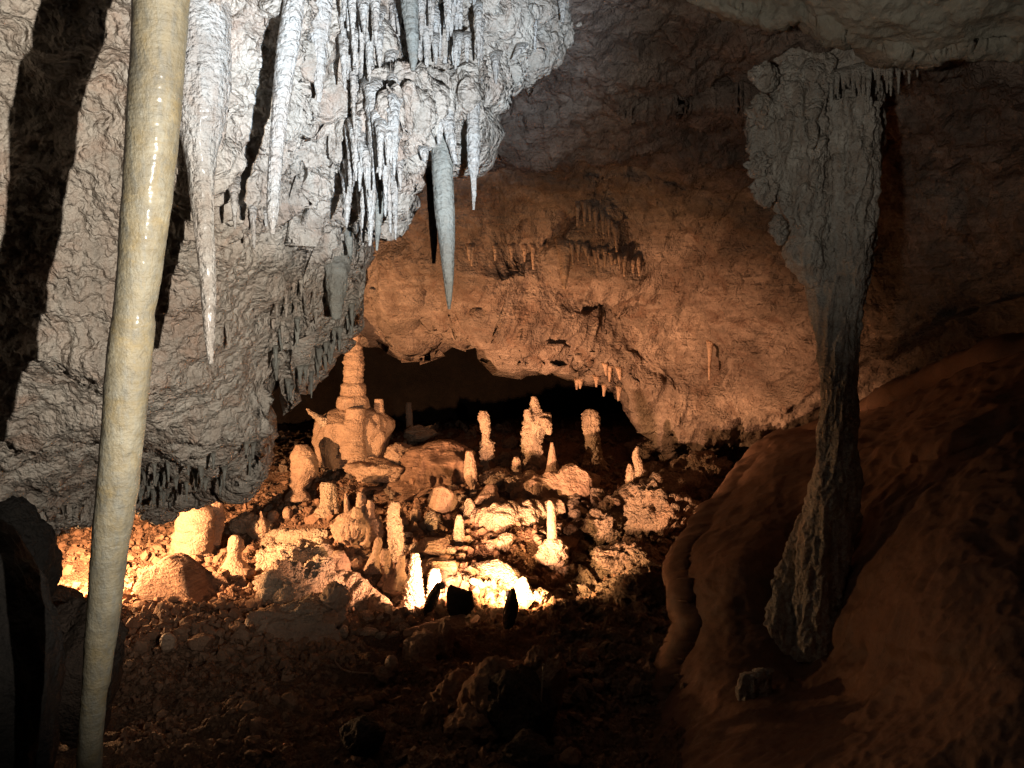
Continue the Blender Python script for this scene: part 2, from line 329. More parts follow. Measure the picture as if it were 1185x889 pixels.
# the far dark chamber: back wall, side walls
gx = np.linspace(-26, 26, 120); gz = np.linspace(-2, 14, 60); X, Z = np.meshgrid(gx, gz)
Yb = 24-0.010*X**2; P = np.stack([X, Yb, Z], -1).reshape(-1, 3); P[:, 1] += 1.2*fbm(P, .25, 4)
tag(mesh('far_cave_wall', P, gridF(60, 120), M_DARK), 'unlit far wall of the dark chamber under the low roof', 'wall', kind='structure')  # the gap's darkness is partly put into this wall's dark colour
def sidewall(xs, name, lab):
    yy = np.linspace(-4, 24, 120); zz = np.linspace(-1, 9, 50); Yq, Zq = np.meshgrid(yy, zz)
    P = np.stack([np.full_like(Yq, xs)+0*Yq, Yq, Zq], -1).reshape(-1, 3); P[:, 0] += .8*fbm(P, .4, 4)
    tag(mesh(name, P, gridF(50, 120), M_WALL), lab, 'wall', kind='structure')
sidewall(-9.5, 'side_cave_wall', 'rough cave wall far out to the left, unlit')
_dg = None
def hitY(ob, px, py, fb):
    global _dg
    if _dg is None: bpy.context.view_layer.update(); _dg = bpy.context.evaluated_depsgraph_get()
    d = Vector(ray(px, py).reshape(3)).normalized(); ok, loc, n, i = ob.ray_cast(Vector((0, 0, CZ))-ob.location, d)
    return loc.y if ok and loc.y < fb(px, py)+1.2 else (fb(px, py) if fb not in (YL, YC) else None)
def SL(px, py): return hitY(wl, px, py, YL)
def SCe(px, py): return hitY(wc, px, py, YC)
# ------------------------------------------------------------------ generic formation from a silhouette
def sil(name, rows, Y, mat, parent=None, kind='smooth', amp=.08, seg=56, step=1.6, flat=.8, origin='base', seed=None, lean=0., cap=True, minrows=24, root=0.):
    """upright body of revolution-like rock: rows of (py, px_left, px_right) at distance Y; oval section, displaced surface"""
    rows = sorted(rows); ys = np.array([r[0] for r in rows], float); xl = np.array([r[1] for r in rows], float); xr = np.array([r[2] for r in rows], float)
    n = max(minrows, int((ys[-1]-ys[0])/step)+2); yy = np.linspace(ys[0], ys[-1], n)
    # smooth interpolation
    def sm(a):
        v = np.interp(yy, ys, a); k = max(1, n//40); kk = np.ones(2*k+1)/(2*k+1)
        return np.convolve(np.pad(v, k, mode='edge'), kk, 'valid')
    L, R = sm(xl), sm(xr)
    C3 = at((L+R)/2, yy, Y+lean*(yy-ys[-1])/max(1, ys[-1]-ys[0])+root*np.exp(-(yy-ys[0])/max(3., .12*(ys[-1]-ys[0])))); hw = (R-L)/2*pxm(Y)
    th = np.linspace(0, 2*math.pi, seg, endpoint=False)
    G = np.zeros((n, seg, 3)); G[..., 0] = C3[:, None, 0]+hw[:, None]*np.cos(th); G[..., 1] = C3[:, None, 1]+hw[:, None]*flat*np.sin(th); G[..., 2] = C3[:, None, 2]
    P = G.reshape(-1, 3); s = seed if seed is not None else (ys[0]*7.7+xl[0]*3.1) % 97
    Nn = np.zeros_like(G); Nn[..., 0] = np.cos(th); Nn[..., 1] = np.sin(th); Nn = Nn.reshape(-1, 3)
    r = np.repeat(hw, seg); rm = max(np.median(hw), 1e-3); Q = P/rm
    rr = np.minimum(r, rm*1.6)
    if kind == 'smooth': d = amp*rr*(1.4*fbm(Q, .8, 3, .55, off=s)+.6*fbm(Q, 2.6, 3, off=s))+.10*rr*(.5-worley(Q, 2.2, s))*(amp > .07)
    elif kind == 'flute':
        q = Q*np.array([1, 1, .22]); d = rr*amp*(1.3*fbm(q, 1.5, 3, .55, True, s)+.5*fbm(Q, 2.2, 3, off=s))
    elif kind == 'band':
        q = Q*np.array([.25, .25, 1]); d = rr*amp*(1.2*fbm(q, 1.7, 3, .55, True, s)+.7*fbm(Q, 1.5, 3, off=s))
    else:
        d = rr*(amp*fbm(Q, 1.1, 3, off=s)+.42*(.62-worley(Q, 2.3, s))+.16*(.5-worley(Q, 5, s)))
    P = P+Nn*d[:, None]
    P[:, 2] += (rr*amp*.8*fbm(Q, 1.3, 2, off=s+5)) if kind != 'band' else 0
    V = np.vstack([P, P[:seg].mean(0)+[0, 0, hw[0]*.15], P[-seg:].mean(0)])
    F = gridF(n, seg, True)[:, ::-1]
    k = np.arange(seg); k2 = (k+1) % seg
    T = np.vstack([np.stack([np.full(seg, n*seg), k, k2], 1), np.stack([np.full(seg, n*seg+1), (n-1)*seg+k2, (n-1)*seg+k], 1)])
    o = C3[-1] if origin == 'base' else C3[0]
    return mesh(name, V, [F, T], mat, parent, o)
def taper(x0, y0, x1, y1, w0, w1, bulge=0., n=8, pw=.8):
    "rows of a spike from (x0,y0,w0) to (x1,y1,w1)"
    out = []
    for i in range(n+1):
        t = i/n; w = w1+(w0-w1)*(1-t)**pw+bulge*math.sin(math.pi*t)*w0
        x = x0+(x1-x0)*t; out.append((y0+(y1-y0)*t, x-w/2, x+w/2))
    return out
def knobby(x0, y0, x1, y1, w0, w1, n=14, j=.16, seed=0):
    r = random.Random(seed); out = []
    for y, a, b in taper(x0, y0, x1, y1, w0, w1, 0, n, .75):
        w = b-a; c = (a+b)/2+r.uniform(-.5, .5)*j*w; w *= (1+r.uniform(-j, j))*(1+(.4+.5*r.random())*math.exp(-(y-y0)/max(4., .16*(y1-y0)))); out.append((y, c-w/2, c+w/2))
    return out
def stalactite(x0, y0, x1, y1, w0, w1=2., Y=None, mat=None, label=None, group=None, kind='band', amp=.17, off=.02, seg=20, rows=None, surf=SL, name='stalactite'):
    if Y is None:
        for k in range(14):                      # climb until the root touches rock
            h0, h1 = surf(x0, y0), surf(x0, y0+4)
            if h0 is not None and h1 is not None: break
            y0 -= 4; y1 -= 4
        if h0 is None: return None
        Y = h0-off
    r = rows or knobby(x0, y0, x1, y1, w0, w1, max(6, int((y1-y0)/9)), .10, int(x0*31+y0))
    o = sil(name, r, Y, mat or M_STAL, kind=kind, amp=amp, seg=seg, step=2.2, flat=1., origin='top', minrows=10, root=min(.16, max(.05, w0*.016)) if rows is None else .1)
    return tag(o, label, 'stalactite', group)
# ------------------------------------------------------------------ the thick wet column in the left foreground
pole = empty('column', at(97, 1010, 3.05)); tag(pole, 'long straight glossy wet calcite column in the left foreground, yellow and grey', 'column')
rp = [(-60, 160, 224), (0, 157, 217), (60, 154, 212), (150, 148.5, 205), (230, 143, 197), (300, 138, 188), (345, 134.5, 181), (365, 131.5, 177), (375, 130, 178), (385, 128.5, 177), (450, 122, 171), (500, 119, 166), (560, 113, 160), (640, 106, 147), (700, 102, 140), (760, 97, 131), (790, 96, 127), (800, 95, 124), (850, 91, 119), (900, 88, 117), (1010, 83, 112)]
def polemesh(rows, name, s):
    ys = np.array([r[0] for r in rows]); n = int((ys[-1]-ys[0])/1.6); yy = np.linspace(ys[0], ys[-1], n); seg = 72
    L = np.interp(yy, ys, [r[1] for r in rows]); R = np.interp(yy, ys, [r[2] for r in rows])
    Y = 2.70+.35*(yy+60)/1070; C3 = at((L+R)/2, yy, Y); hw = (R-L)/2*Y/F_; th = np.linspace(0, 2*math.pi, seg, endpoint=False)
    G = np.zeros((n, seg, 3)); G[..., 0] = C3[:, None, 0]+hw[:, None]*np.cos(th); G[..., 1] = C3[:, None, 1]+hw[:, None]*np.sin(th); G[..., 2] = C3[:, None, 2]
    P = G.reshape(-1, 3); Nn = np.zeros_like(G); Nn[..., 0] = np.cos(th); Nn[..., 1] = np.sin(th); Nn = Nn.reshape(-1, 3)
    d = .0022*fbm(P, 9, 3)+.0007*fbm(P*np.array([.35, .35, 1]), 75, 2, .5, True)+.0006*fbm(P, 60, 2)
    return mesh(name, P+Nn*d[:, None], gridF(n, seg, True)[:, ::-1], M_POLE, pole, C3[-1])
polemesh([r for r in rp if r[0] <= 800], 'upper_shaft', 0)
polemesh([(798, 97, 124.5)]+[r for r in rp if r[0] >= 800], 'lower_shaft', 1)
# ------------------------------------------------------------------ stalactites on the pale wall
G1 = 'slender pale stalactites crowding the lit edge of the pale wall'
stalactite(0, 0, 0, 0, 0, Y=3.50, rows=[(-70, 175, 262), (40, 196, 262), (95, 204, 262), (130, 206, 258), (170, 214, 250), (200, 219, 246), (240, 223, 246), (300, 230, 248), (350, 234, 249), (390, 237, 248), (412, 240, 247), (421, 242, 246)], kind='flute', amp=.07, seg=48, mat=M_STAL, label='long pinkish stalactite hanging right of the foreground column, the longest on the pale wall')
stalactite(0, 0, 0, 0, 0, Y=3.5, rows=[(-70, 326, 362), (0, 330, 352), (50, 322, 346), (90, 318, 338), (150, 314, 330), (200, 310, 325), (245, 309, 322), (262, 311, 319), (271, 313, 317)], kind='band', amp=.06, seg=36, mat=M_STAL, label='long pale stalactite at top left with pointed tip, right of the pinkish one')
stalactite(0, 0, 0, 0, 0, Y=3.9, rows=[(-40, 352, 386), (20, 354, 381), (60, 360, 378), (95, 364, 374), (118, 367, 371)], kind='flute', amp=.1, seg=30, mat=M_STAL, label='short wedge stalactite with a reddish side near the top edge')
stalactite(0, 0, 0, 0, 0, Y=4.05, rows=[(-60, 388, 410), (0, 390, 412), (40, 393, 411), (70, 396, 410), (92, 399, 407)], kind='band', amp=.07, seg=30, mat=M_STAL, label='thick blunt cream stalactite at the top edge right of the reddish wedge')
stalactite(0, 0, 0, 0, 0, Y=4.1, rows=[(-60, 462, 484), (0, 464, 483), (40, 470, 484), (70, 474, 483), (82, 476, 480)], kind='band', amp=.07, seg=30, mat=M_GREY, label='smooth grey brown stalactite at the top edge above the shelf')
stalactite(0, 0, 0, 0, 0, Y=4.35, rows=[(150, 497, 524), (175, 499, 523), (210, 501, 524), (250, 504, 526), (280, 508, 526), (320, 513, 525), (345, 516, 523), (358, 518.5, 521)], kind='band', amp=.03, seg=40, mat=M_GREY, label='smooth thick grey green stalactite hanging alone against the orange vault')
stalactite(0, 0, 0, 0, 0, Y=4.95, rows=[(160, 492, 505), (200, 493, 505), (240, 495, 506), (280, 498, 506), (305, 500, 504)], kind='smooth', amp=.04, seg=24, mat=M_DARK, label='dark stalactite in shadow just left of the smooth grey green one')
stalactite(0, 0, 0, 0, 0, Y=4.6, rows=[(90, 536, 558), (110, 540, 556), (140, 541, 554), (155, 540, 555), (180, 541, 555), (200, 543, 553), (206, 545, 551), (225, 546, 551), (243, 547, 549)], kind='band', amp=.09, seg=32, mat=M_STAL, label='knobbly white stalactite hanging at the right end of the pale wall')
stalactite(514, 118, 527, 190, 15, 3, Y=4.3, label='curved white stalactite between the grey green and the knobbly one', kind='flute')
stalactite(511, 120, 508, 168, 10, 3, Y=4.28, label='short twin prong left of the curved white stalactite')
stalactite(490, 168, 491, 188, 13, 2, Y=4.2, label='little white funnel drip above the dark stalactite')
stalactite(573, 60, 574, 97, 9, 2, Y=4.85, label='small white cone stalactite right of the knobbly one, second from the edge')
stalactite(619, 20, 619, 60, 5, 1.5, Y=5.1, label='thin straw stalactite on the bright edge near the top middle')
stalactite(651, -5, 651, 26, 9, 3, Y=5.4, label='stubby white stalactite at the very top right of the pale wall')
stalactite(605, 50, 594, 70, 9, 4, Y=5.0, label='hooked white nub curling down from the bright edge')
stalactite(432, 90, 434, 200, 17, 8, Y=4.0, kind='band', amp=.14, label='long knotted cream stalactite in the middle of the cascade')
stalactite(432, 190, 428, 285, 10, 3, Y=4.15, label='thin long drip prolonging the knotted cream stalactite')
stalactite(446, 150, 452, 270, 8, 2, Y=4.1, label='narrow white stalactite right of the knotted one')
stalactite(441, 210, 436, 290, 11, 2, Y=4.2, mat=M_GREY, label='grey stalactite among the lowest tips of the cascade')
stalactite(402, 235, 405, 298, 14, 3, Y=5.0, mat=M_GREY, kind='flute', label='grey ragged stalactite at the left foot of the cascade')
rnd = random.Random(11)
for i in range(60):          # the cascade
    x = rnd.uniform(402, 462); y = rnd.uniform(60, 205)+(x-430)*-.2; l = rnd.uniform(30, 82); w = rnd.uniform(5, 13)
    stalactite(x, y, x+rnd.uniform(-2, 3), min(y+l, 284), w, rnd.uniform(1, 2), off=rnd.uniform(.0, .08), seg=14, mat=M_STAL, label='slender pale stalactite in the dense hanging cascade', group='slender stalactites of the cascade')
for i in range(60):          # top row
    x = rnd.uniform(395, 560); y = rnd.uniform(-20, 52)-max(0, (458-x)*-.1); l = rnd.uniform(25, 70); w = rnd.uniform(5, 13)
    stalactite(x, y-10, x+rnd.uniform(-1, 2), min(y+l, 118), w, rnd.uniform(1, 2), off=rnd.uniform(.0, .12), seg=14, mat=M_STAL, label='thin cream stalactite hanging at the top edge above the shelf', group='thin stalactites along the top edge')
for x, l in ((437, 28), (450, 22), (461, 34), (471, 20), (481, 44), (495, 26), (503, 33), (528, 38), (531, 20), (540, 30)):
    stalactite(x, 38, x+rnd.uniform(-1, 2), 42+l, rnd.uniform(6, 9), 1.6, Y=4.42, seg=14, mat=M_STAL, label='white stalactite hanging from the rim of the shelf', group='stalactites under the shelf rim')
for i in range(26):          # tips hanging under low edge in the middle
    x = rnd.uniform(318, 408); y = endL(x)-rnd.uniform(0, 26)-(6 if x < 340 else 0); l = rnd.uniform(8, 26); w = rnd.uniform(4, 8)
    stalactite(x, y-8, x+rnd.uniform(-1, 1), y+l, w, 1.3, seg=12, mat=M_GREY, label='small grey stalactite under the low edge of the pale wall beside the tiered stalagmite', group='small stalactites above the tiered stalagmite')
for i in range(16):
    x = rnd.uniform(255, 400); y = rnd.uniform(330, 380)-(x-330)*.15; l = rnd.uniform(6, 20); w = rnd.uniform(3.5, 6)
    stalactite(x, y-8, x+rnd.uniform(-1, 1), y+l, w, 1.3, seg=12, mat=M_PALE, label='stubby grey drip on the shadowed face of the pale wall', group='stubby drips on the wall face')
for i in range(30):          # fringe above the lit floor on the left
    x = rnd.uniform(152, 296); y = endL(x)-rnd.uniform(2, 44); l = rnd.uniform(5, 17); w = rnd.uniform(3, 6)
    stalactite(x, y-10, x+rnd.uniform(-1, 1), min(y+l, endL(x)+14), w, 1.5, seg=12, mat=M_GREY, label='dark grey stalactite in the fringe hanging over the lit floor', group='dark fringe of stalactites above the left lit floor')
stalactite(389, 290, 389, 370, 26, 8, Y=5.15, mat=M_GREY, kind='flute', amp=.16, seg=28, label='broad grey drapery lobe left of the vault, above the tiered stalagmite')
stalactite(130, 595, 130, 625, 8, 3, Y=6.4, mat=M_LBOUL, label='small dark stalactite behind the foreground column low down')
stalactite(47, 590, 46, 632, 9, 4, Y=6.6, mat=M_LBOUL, label='dark stub stalactite at far left over the lit gravel')
for x, y0, y1, w, l in ((160, -40, 10, 10, 'thin pale drip at the top edge touching the foreground column'), (270, 205, 265, 9, 'short cream stalactite between the two long ones on the left'), (292, 230, 288, 7, 'thin cream drip left of the long pointed stalactite'), (306, 240, 262, 5, 'tiny white drip beside the long pointed stalactite')):
    stalactite(x, y0, x+2, y1, w, 2, label=l)
# ------------------------------------------------------------------ stalactites on the brown vault
rnd = random.Random(5)
for x, y0, y1, w, gi in [(676, 236, 262, 5, 0), (682, 238, 256, 4, 0), (689, 242, 270, 5, 0), (697, 247, 276, 4, 0), (704, 254, 276, 4, 0), (712, 262, 292, 5, 0), (669, 238, 262, 5, 0)]:
    stalactite(x, y0-4, x+rnd.uniform(-1, 2), y1, w, 2, surf=SCe, seg=14, mat=M_FLOW, label='small brown stalactite in the upper cluster on the orange vault', group='upper cluster of stalactites on the vault')
for i in range(16):
    x = 650+i*6.2+rnd.uniform(-2, 2); y = 283+(x-650)*.22+rnd.uniform(-3, 3); l = rnd.uniform(6, 24)
    stalactite(x, y-6, x+rnd.uniform(-1, 3), y+l, rnd.uniform(4, 7), 1.5, surf=SCe, seg=14, mat=M_FLOW, label='brown stalactite in the lower row across the orange vault', group='lower row of stalactites on the vault')
stalactite(654, 276, 653, 335, 14, 3, surf=SCe, mat=M_FLOW, kind='flute', label='thick ochre drapery stalactite at the left of the lower row')
for x, l in ((546, 18), (543, 12), (573, 12), (592, 9), (607, 13), (617, 22), (629, 16), (636, 12)):
    stalactite(x, 282, x, 290+l, 5, 1.5, surf=SCe, seg=12, mat=M_FLOW, label='short stub hanging from the straight ledge on the vault', group='stubs under the vault ledge')
for x, y, l in ((700, 425, 10), (706, 428, 14), (716, 430, 10), (690, 440, 8), (668, 452, 7), (672, 460, 6), (700, 470, 9), (717, 452, 12), (822, 400, 40), (840, 540, 20)):
    stalactite(x, y-6, x+rnd.uniform(-2, 2), y+l, 5, 1.5, surf=SCe, seg=12, mat=M_FLOW, label='brown drip hanging from the low lip of the vault', group='drips on the low lip of the vault')
# ------------------------------------------------------------------ big column on the right
cy = 6.5
colm = empty('column', at(935, 760, cy)); tag(colm, 'big dull grey column on the right, wide ragged top narrowing to a waist', 'column')
sil('shaft', [(60, 930, 1025), (95, 935, 1012), (140, 932, 1012), (180, 930, 1010), (240, 932, 1005), (290, 935, 1002), (330, 938, 998), (365, 944, 992), (400, 950, 990), (440, 953, 989), (470, 955, 989), (490, 952, 990), (500, 951, 989), (540, 948, 990), (570, 940, 992), (600, 934, 990), (640, 928, 980), (700, 922, 970), (760, 916, 962)], 6.05, M_COLM, colm, 'flute', .15, 130, lean=-.45)
sil('flowing_flank', [(70, 915, 960), (110, 895, 955), (140, 884, 955), (165, 880, 955), (190, 888, 950), (215, 895, 950), (240, 902, 950), (270, 912, 950), (300, 916, 955), (318, 925, 957), (335, 940, 958)], cy-.2, M_COLM, colm, 'flute', .26, 110)
sil('front_fold', [(120, 960, 1008), (200, 965, 1008), (260, 968, 1006), (310, 972, 1000), (340, 980, 996), (360, 986, 992)], cy-.32, M_COLM, colm, 'flute', .22, 80)
for k, (y, xl, xr) in enumerate([(78, 870, 900), (115, 868, 895), (100, 898, 920), (182, 866, 892), (205, 872, 898), (150, 905, 935), (255, 890, 910)]):
    h = 22+6*(k % 3)
    sil('coral_growth', [(y-6, (xl*2+xr)/3, (xl+2*xr)/3), (y, xl+3, xr-3), (y+h*.5, xl, xr), (y+h, xl+5, xr-2), (y+h+7, (xl*2+xr)/3+4, (xl+2*xr)/3+2)], cy-.32, M_COLM, colm, 'coral', .5, 60, 1.)
sil('skirt', [(540, 958, 972), (600, 925, 955), (660, 900, 940), (720, 886, 930), (742, 896, 924), (758, 906, 914)], 6.02, M_COLM, colm, 'flute', .14, 70, flat=.3, lean=-.5)
sil('skirt', [(560, 962, 974), (650, 925, 968), (700, 920, 962), (735, 926, 954), (757, 936, 944)], 5.95, M_COLM, colm, 'flute', .12, 60, flat=.3, lean=-.4)
for k, (a, b) in enumerate(((985, 478), (985, 492))):
    sil('ring', [(b-4, 953, 990), (b, 950, 992), (b+4, 953, 990)], cy, M_COLM, colm, 'smooth', .05, 60, 1., minrows=8)
tag(sil('boss', [(780, 858, 885), (800, 852, 890), (830, 860, 882), (840, 868, 875)], hitY(wm, 872, 805, lambda a, b: 5.3)+.02, M_COLM, None, 'flute', .12, 60, flat=.35), 'dim grey drapery stub low on the dark clay bank, left of two', 'drapery')
tag(sil('boss', [(775, 872, 895), (800, 872, 890), (830, 870, 880), (836, 872, 876)], hitY(wm, 884, 800, lambda a, b: 5.3)+.01, M_COLM, None, 'flute', .12, 60, flat=.35), 'dim grey drapery stub low on the dark clay bank, right of two', 'drapery')
rnd = random.Random(9)
for i in range(46):
    x = 930+i*4.1+rnd.uniform(-2, 2); y = np.interp(x, [930, 960, 1000, 1030, 1060, 1110], [80, 92, 80, 70, 66, 62]); l = np.interp(x, [930, 1010, 1030, 1060, 1115], [30, 46, 42, 20, 9])*rnd.uniform(.3, 1.2)
    stalactite(x, y-8, x+rnd.uniform(-.5, .5), y+l, rnd.uniform(4, 7), 1.4, Y=float(np.interp(x, [930, 1010, 1115], [6.15, 6.0, 5.9])), seg=12, mat=M_COLM, label='dim grey stalactite in the fringe round the head of the right column', group='dim fringe of stalactites beside the right column')
sil_cap = sil('rock_brow', [(40, 915, 1045), (60, 920, 1060), (75, 925, 1050), (88, 935, 1030), (96, 950, 1005)], 6.35, M_COLM, colm, 'coral', .3, 110)
# ------------------------------------------------------------------ stalagmites on the floor
def stg(rows, label, mat=M_FLOW, kind='smooth', amp=.09, name='stalagmite', seg=48, base=None, Y=None, flat=.85, sink=10, parent=None, cat='stalagmite', group=None):
    rows = sorted(rows); b = rows[-1]; bx = (b[1]+b[2])/2
    if Y is None: Y = ground(bx, b[0])[1]
    hw_ = (b[2]-b[1])/2
    rows = rows[:-1]+[(b[0]-2, b[1]-hw_*.08, b[2]+hw_*.08), (b[0]+3, b[1]-hw_*.5, b[2]+hw_*.5), (b[0]+sink, b[1]-hw_*1.0, b[2]+hw_*1.0)]
    o = sil(name, rows, Y, mat, parent, kind, amp, seg, 1.1, flat)
    if parent is None: tag(o, label, cat, group)
    return o
tall = empty('stalagmite', at(405, 530, 11.8)); tag(tall, 'tall tiered stalagmite like a pagoda spire on a broad bulging base', 'stalagmite')
sil('spire', [(373, 407, 414), (376, 405.5, 415.5), (384, 405.5, 415.5), (386, 404.5, 416), (394, 403.5, 416), (396, 402, 416.5), (403, 402, 418), (412, 399, 419), (418, 398, 421), (424, 399, 420), (443, 399.5, 419)], 11.6, M_FLOW, tall, 'band', .13, 60, .8)
sil('tier', [(443, 398, 420), (446, 394.5, 423), (452, 395, 423.5), (456.5, 394, 423), (459, 398, 420)], 11.6, M_FLOW, tall, 'flute', .06, 60, .7, minrows=14)
sil('tier', [(457, 396, 422), (460, 391.5, 424), (467, 391, 426), (471, 391, 427), (474, 395, 424)], 11.6, M_FLOW, tall, 'flute', .06, 60, .7, minrows=14)
sil('base', [(471, 398, 424), (474, 388, 432), (480, 378, 446), (488, 372, 453), (498, 370, 452), (510, 370, 448), (524, 372, 444), (538, 374, 440)], 11.7, M_FLOW, tall, 'flute', .10, 110, .9)
sil('front_rib', [(473, 402, 422), (486, 400, 422), (488, 398, 421), (505, 396, 420), (530, 392, 424)], 11.35, M_FLOW, tall, 'band', .08, 50, .9)
sil('stub', [(462, 434, 443), (467, 433, 444), (478, 433, 445), (486, 432, 447)], 11.6, M_FLOW, tall, 'smooth', .08, 30, .9)
sil('spur', [(473, 354, 357), (476, 355, 361), (480, 358, 369), (484, 364, 380), (489, 368, 384), (494, 370, 380)], 11.5, M_CORAL, tall, 'coral', .2, 40, .9)
stg([(515, 342, 356), (522, 338, 362), (535, 337, 369), (550, 336, 366), (560, 334, 358), (568, 336, 352)], 'smooth pale rounded stump standing in the dark left of the tiered stalagmite', kind='smooth', amp=.12, Y=10.9)
stg([(476, 556, 563), (482, 553, 566), (490, 555, 567), (500, 557, 567), (508, 558, 566), (512, 556, 571), (520, 555, 572), (530, 556, 571), (538, 556, 564)], 'thin knobbed stalagmite with a coral crusted foot, leftmost of the three back coral ones', M_CORAL, 'coral', .25, Y=11.4)
big = empty('stalagmite', at(618, 530, 11.5)); tag(big, 'largest coral crusted stalagmite with narrow head and wide arms, middle back', 'stalagmite')
sil('body', [(478, 610, 634), (486, 607, 637), (496, 606, 632), (508, 605, 628), (520, 604, 626), (532, 603, 628), (545, 602, 630)], 11.5, M_CORAL, big, 'coral', .25, 64, .9)
sil('head', [(459, 615, 620), (464, 614, 623), (472, 613, 625), (480, 610, 630)], 11.5, M_CORAL, big, 'coral', .2, 40, .8)
sil('arm', [(484, 624, 633), (490, 626, 638), (498, 630, 639), (503, 633, 638)], 11.35, M_CORAL, big, 'coral', .25, 36, .8)
sil('arm', [(474, 607, 613), (480, 606, 616), (488, 608, 618)], 11.35, M_CORAL, big, 'coral', .25, 36, .8)
stg([(474, 678, 687), (479, 673, 693), (490, 674, 694), (505, 676, 694), (520, 678, 695), (534, 678, 697)], 'stout popcorn coated pillar stalagmite at the right back', M_CORAL, 'coral', .12, Y=11.8)
stg([(512, 637, 640), (520, 635.5, 642), (535, 633, 645), (550, 630.5, 650), (556, 629, 652)], 'smooth sharp cone stalagmite in front of the largest coral one', kind='smooth', amp=.05, Y=11.0)
stg([(529, 595, 600), (534, 593, 602), (545, 592, 603), (552, 591, 604)], 'small blunt stalagmite just left of the sharp cone', M_CORAL, 'coral', .12, Y=11.0)
stg([(522, 540, 546), (535, 538, 549), (550, 538, 551), (560, 541, 551), (566, 545, 550)], 'narrow fluted brown stump between the ribbed mound and coral foot', kind='flute', amp=.15, Y=10.7)
stg([(577, 540, 545), (583, 537, 549), (595, 536, 551), (612, 535, 553)], 'white cone stalagmite, upper right of a pair in the middle', M_CORAL, 'smooth', .09, Y=9.9)
stg([(596, 529, 534), (603, 526, 537), (618, 524, 538), (637, 522, 540)], 'white cone stalagmite, lower left of a pair in the middle', M_CORAL, 'smooth', .09, Y=9.4)
stg([(581, 452, 461), (586, 450, 463), (598, 448, 462), (604, 448, 465), (620, 449, 467), (640, 450, 467), (655, 452, 468)], 'tall coral crusted column stalagmite in the middle of the floor', M_CORAL, 'coral', .12, Y=8.9)
mh = empty('stalagmite', at(415, 638, 9.2)); tag(mh, 'many headed pale stalagmite clump left of the tall coral column', 'stalagmite')
sil('body', [(592, 405, 425), (600, 396, 436), (608, 391, 439), (618, 391, 438), (628, 402, 434), (640, 412, 432), (650, 414, 432)], 9.2, M_FLOW, mh, 'flute', .2, 90)
sil('head', [(570, 414, 421), (576, 413, 424), (586, 412, 423), (600, 410, 424)], 9.2, M_FLOW, mh, 'coral', .12, 36)
sil('head', [(579, 425, 431), (584, 424, 433), (596, 421, 434), (604, 420, 434)], 9.15, M_FLOW, mh, 'smooth', .12, 36)
sil('head', [(587, 409, 414), (590, 407, 418), (600, 406, 420)], 9.1, M_FLOW, mh, 'smooth', .12, 36)
stg([(571, 399, 402), (580, 398, 404), (592, 398, 406), (604, 399, 409)], 'thin brown spike left of the many headed clump', kind='smooth', amp=.06, Y=9.5)
stg([(640, 476, 484), (650, 474, 487), (665, 472, 488), (682, 468, 490), (700, 466, 494)], 'stout coral cone stalagmite just left of the brightest glow', M_CORAL, 'coral', .1, Y=8.1)
stg([(658, 499, 508), (666, 496, 510), (680, 495, 510), (698, 494, 512)], 'short coral knob stalagmite glowing above the lamp', M_CORAL, 'coral', .1, Y=8.05)
stg([(622, 436, 441), (627, 433, 443), (640, 430, 440), (652, 426, 438)], 'small leaning knob stalagmite left of the tall coral column', kind='smooth', amp=.12, Y=8.75)
stg([(636, 442, 450), (642, 439, 453), (655, 440, 454), (668, 444, 458)], 'rounded knob stalagmite at the foot of the tall coral column, left', M_FLOW, 'smooth', amp=.14, Y=8.5)
stg([(643, 462, 469), (650, 460, 469), (660, 456, 468), (672, 450, 470)], 'rounded knob stalagmite at the foot of the tall coral column, right', M_FLOW, 'smooth', amp=.14, Y=8.45)
stg([(639, 386, 398), (645, 383, 401), (660, 380, 404), (675, 378, 408), (695, 376, 414)], 'fluted finger shaped stalagmite at the head of a ridge', kind='flute', amp=.16, Y=8.5)
rod = empty('stalagmite', at(638, 652, 9.0)); tag(rod, 'slim smooth rod stalagmite on a crusty pedestal right of the slab', 'stalagmite')
sil('rod', [(579, 634, 638), (584, 633, 642), (600, 633, 644), (626, 633, 645)], 9.0, M_FLOW, rod, 'smooth', .05, 36)
sil('pedestal', [(624, 630, 650), (632, 625, 656), (642, 622, 658), (652, 624, 656)], 9.0, M_CORAL, rod, 'coral', .2, 60)
stg([(517, 736, 739), (524, 732, 739), (532, 731, 742), (540, 734, 745)], 'small curved white stalagmite tip on the right rubble slope', M_CORAL, 'smooth', .1, Y=10.55)
stg([(537, 727, 730), (545, 725, 735), (560, 724, 736), (576, 724, 740)], 'thin white stalagmite on the right rubble slope below the curved tip', M_CORAL, 'coral', .12, Y=10.5)
tw = empty('stalagmite', at(228, 632, 9.6)); tag(tw, 'broad banded stalagmite with two humps on the left lit floor', 'stalagmite')
sil('hump', [(576, 224, 232), (582, 214, 234), (590, 210, 244), (602, 206, 248), (618, 202, 246), (632, 200, 244), (642, 200, 246)], 9.6, M_FLOW, tw, 'band', .09, 90)
sil('hump', [(572, 243, 249), (578, 239, 254), (590, 236, 257), (600, 236, 259), (615, 236, 256), (630, 238, 254)], 9.75, M_FLOW, tw, 'flute', .11, 60)
sil('tip', [(562, 245, 248), (567, 244, 252), (573, 241, 256)], 9.75, M_CORAL, tw, 'smooth', .15, 30)
sil('tip', [(573, 214, 217), (577, 212, 221), (584, 212, 222)], 9.7, M_CORAL, tw, 'smooth', .15, 30)
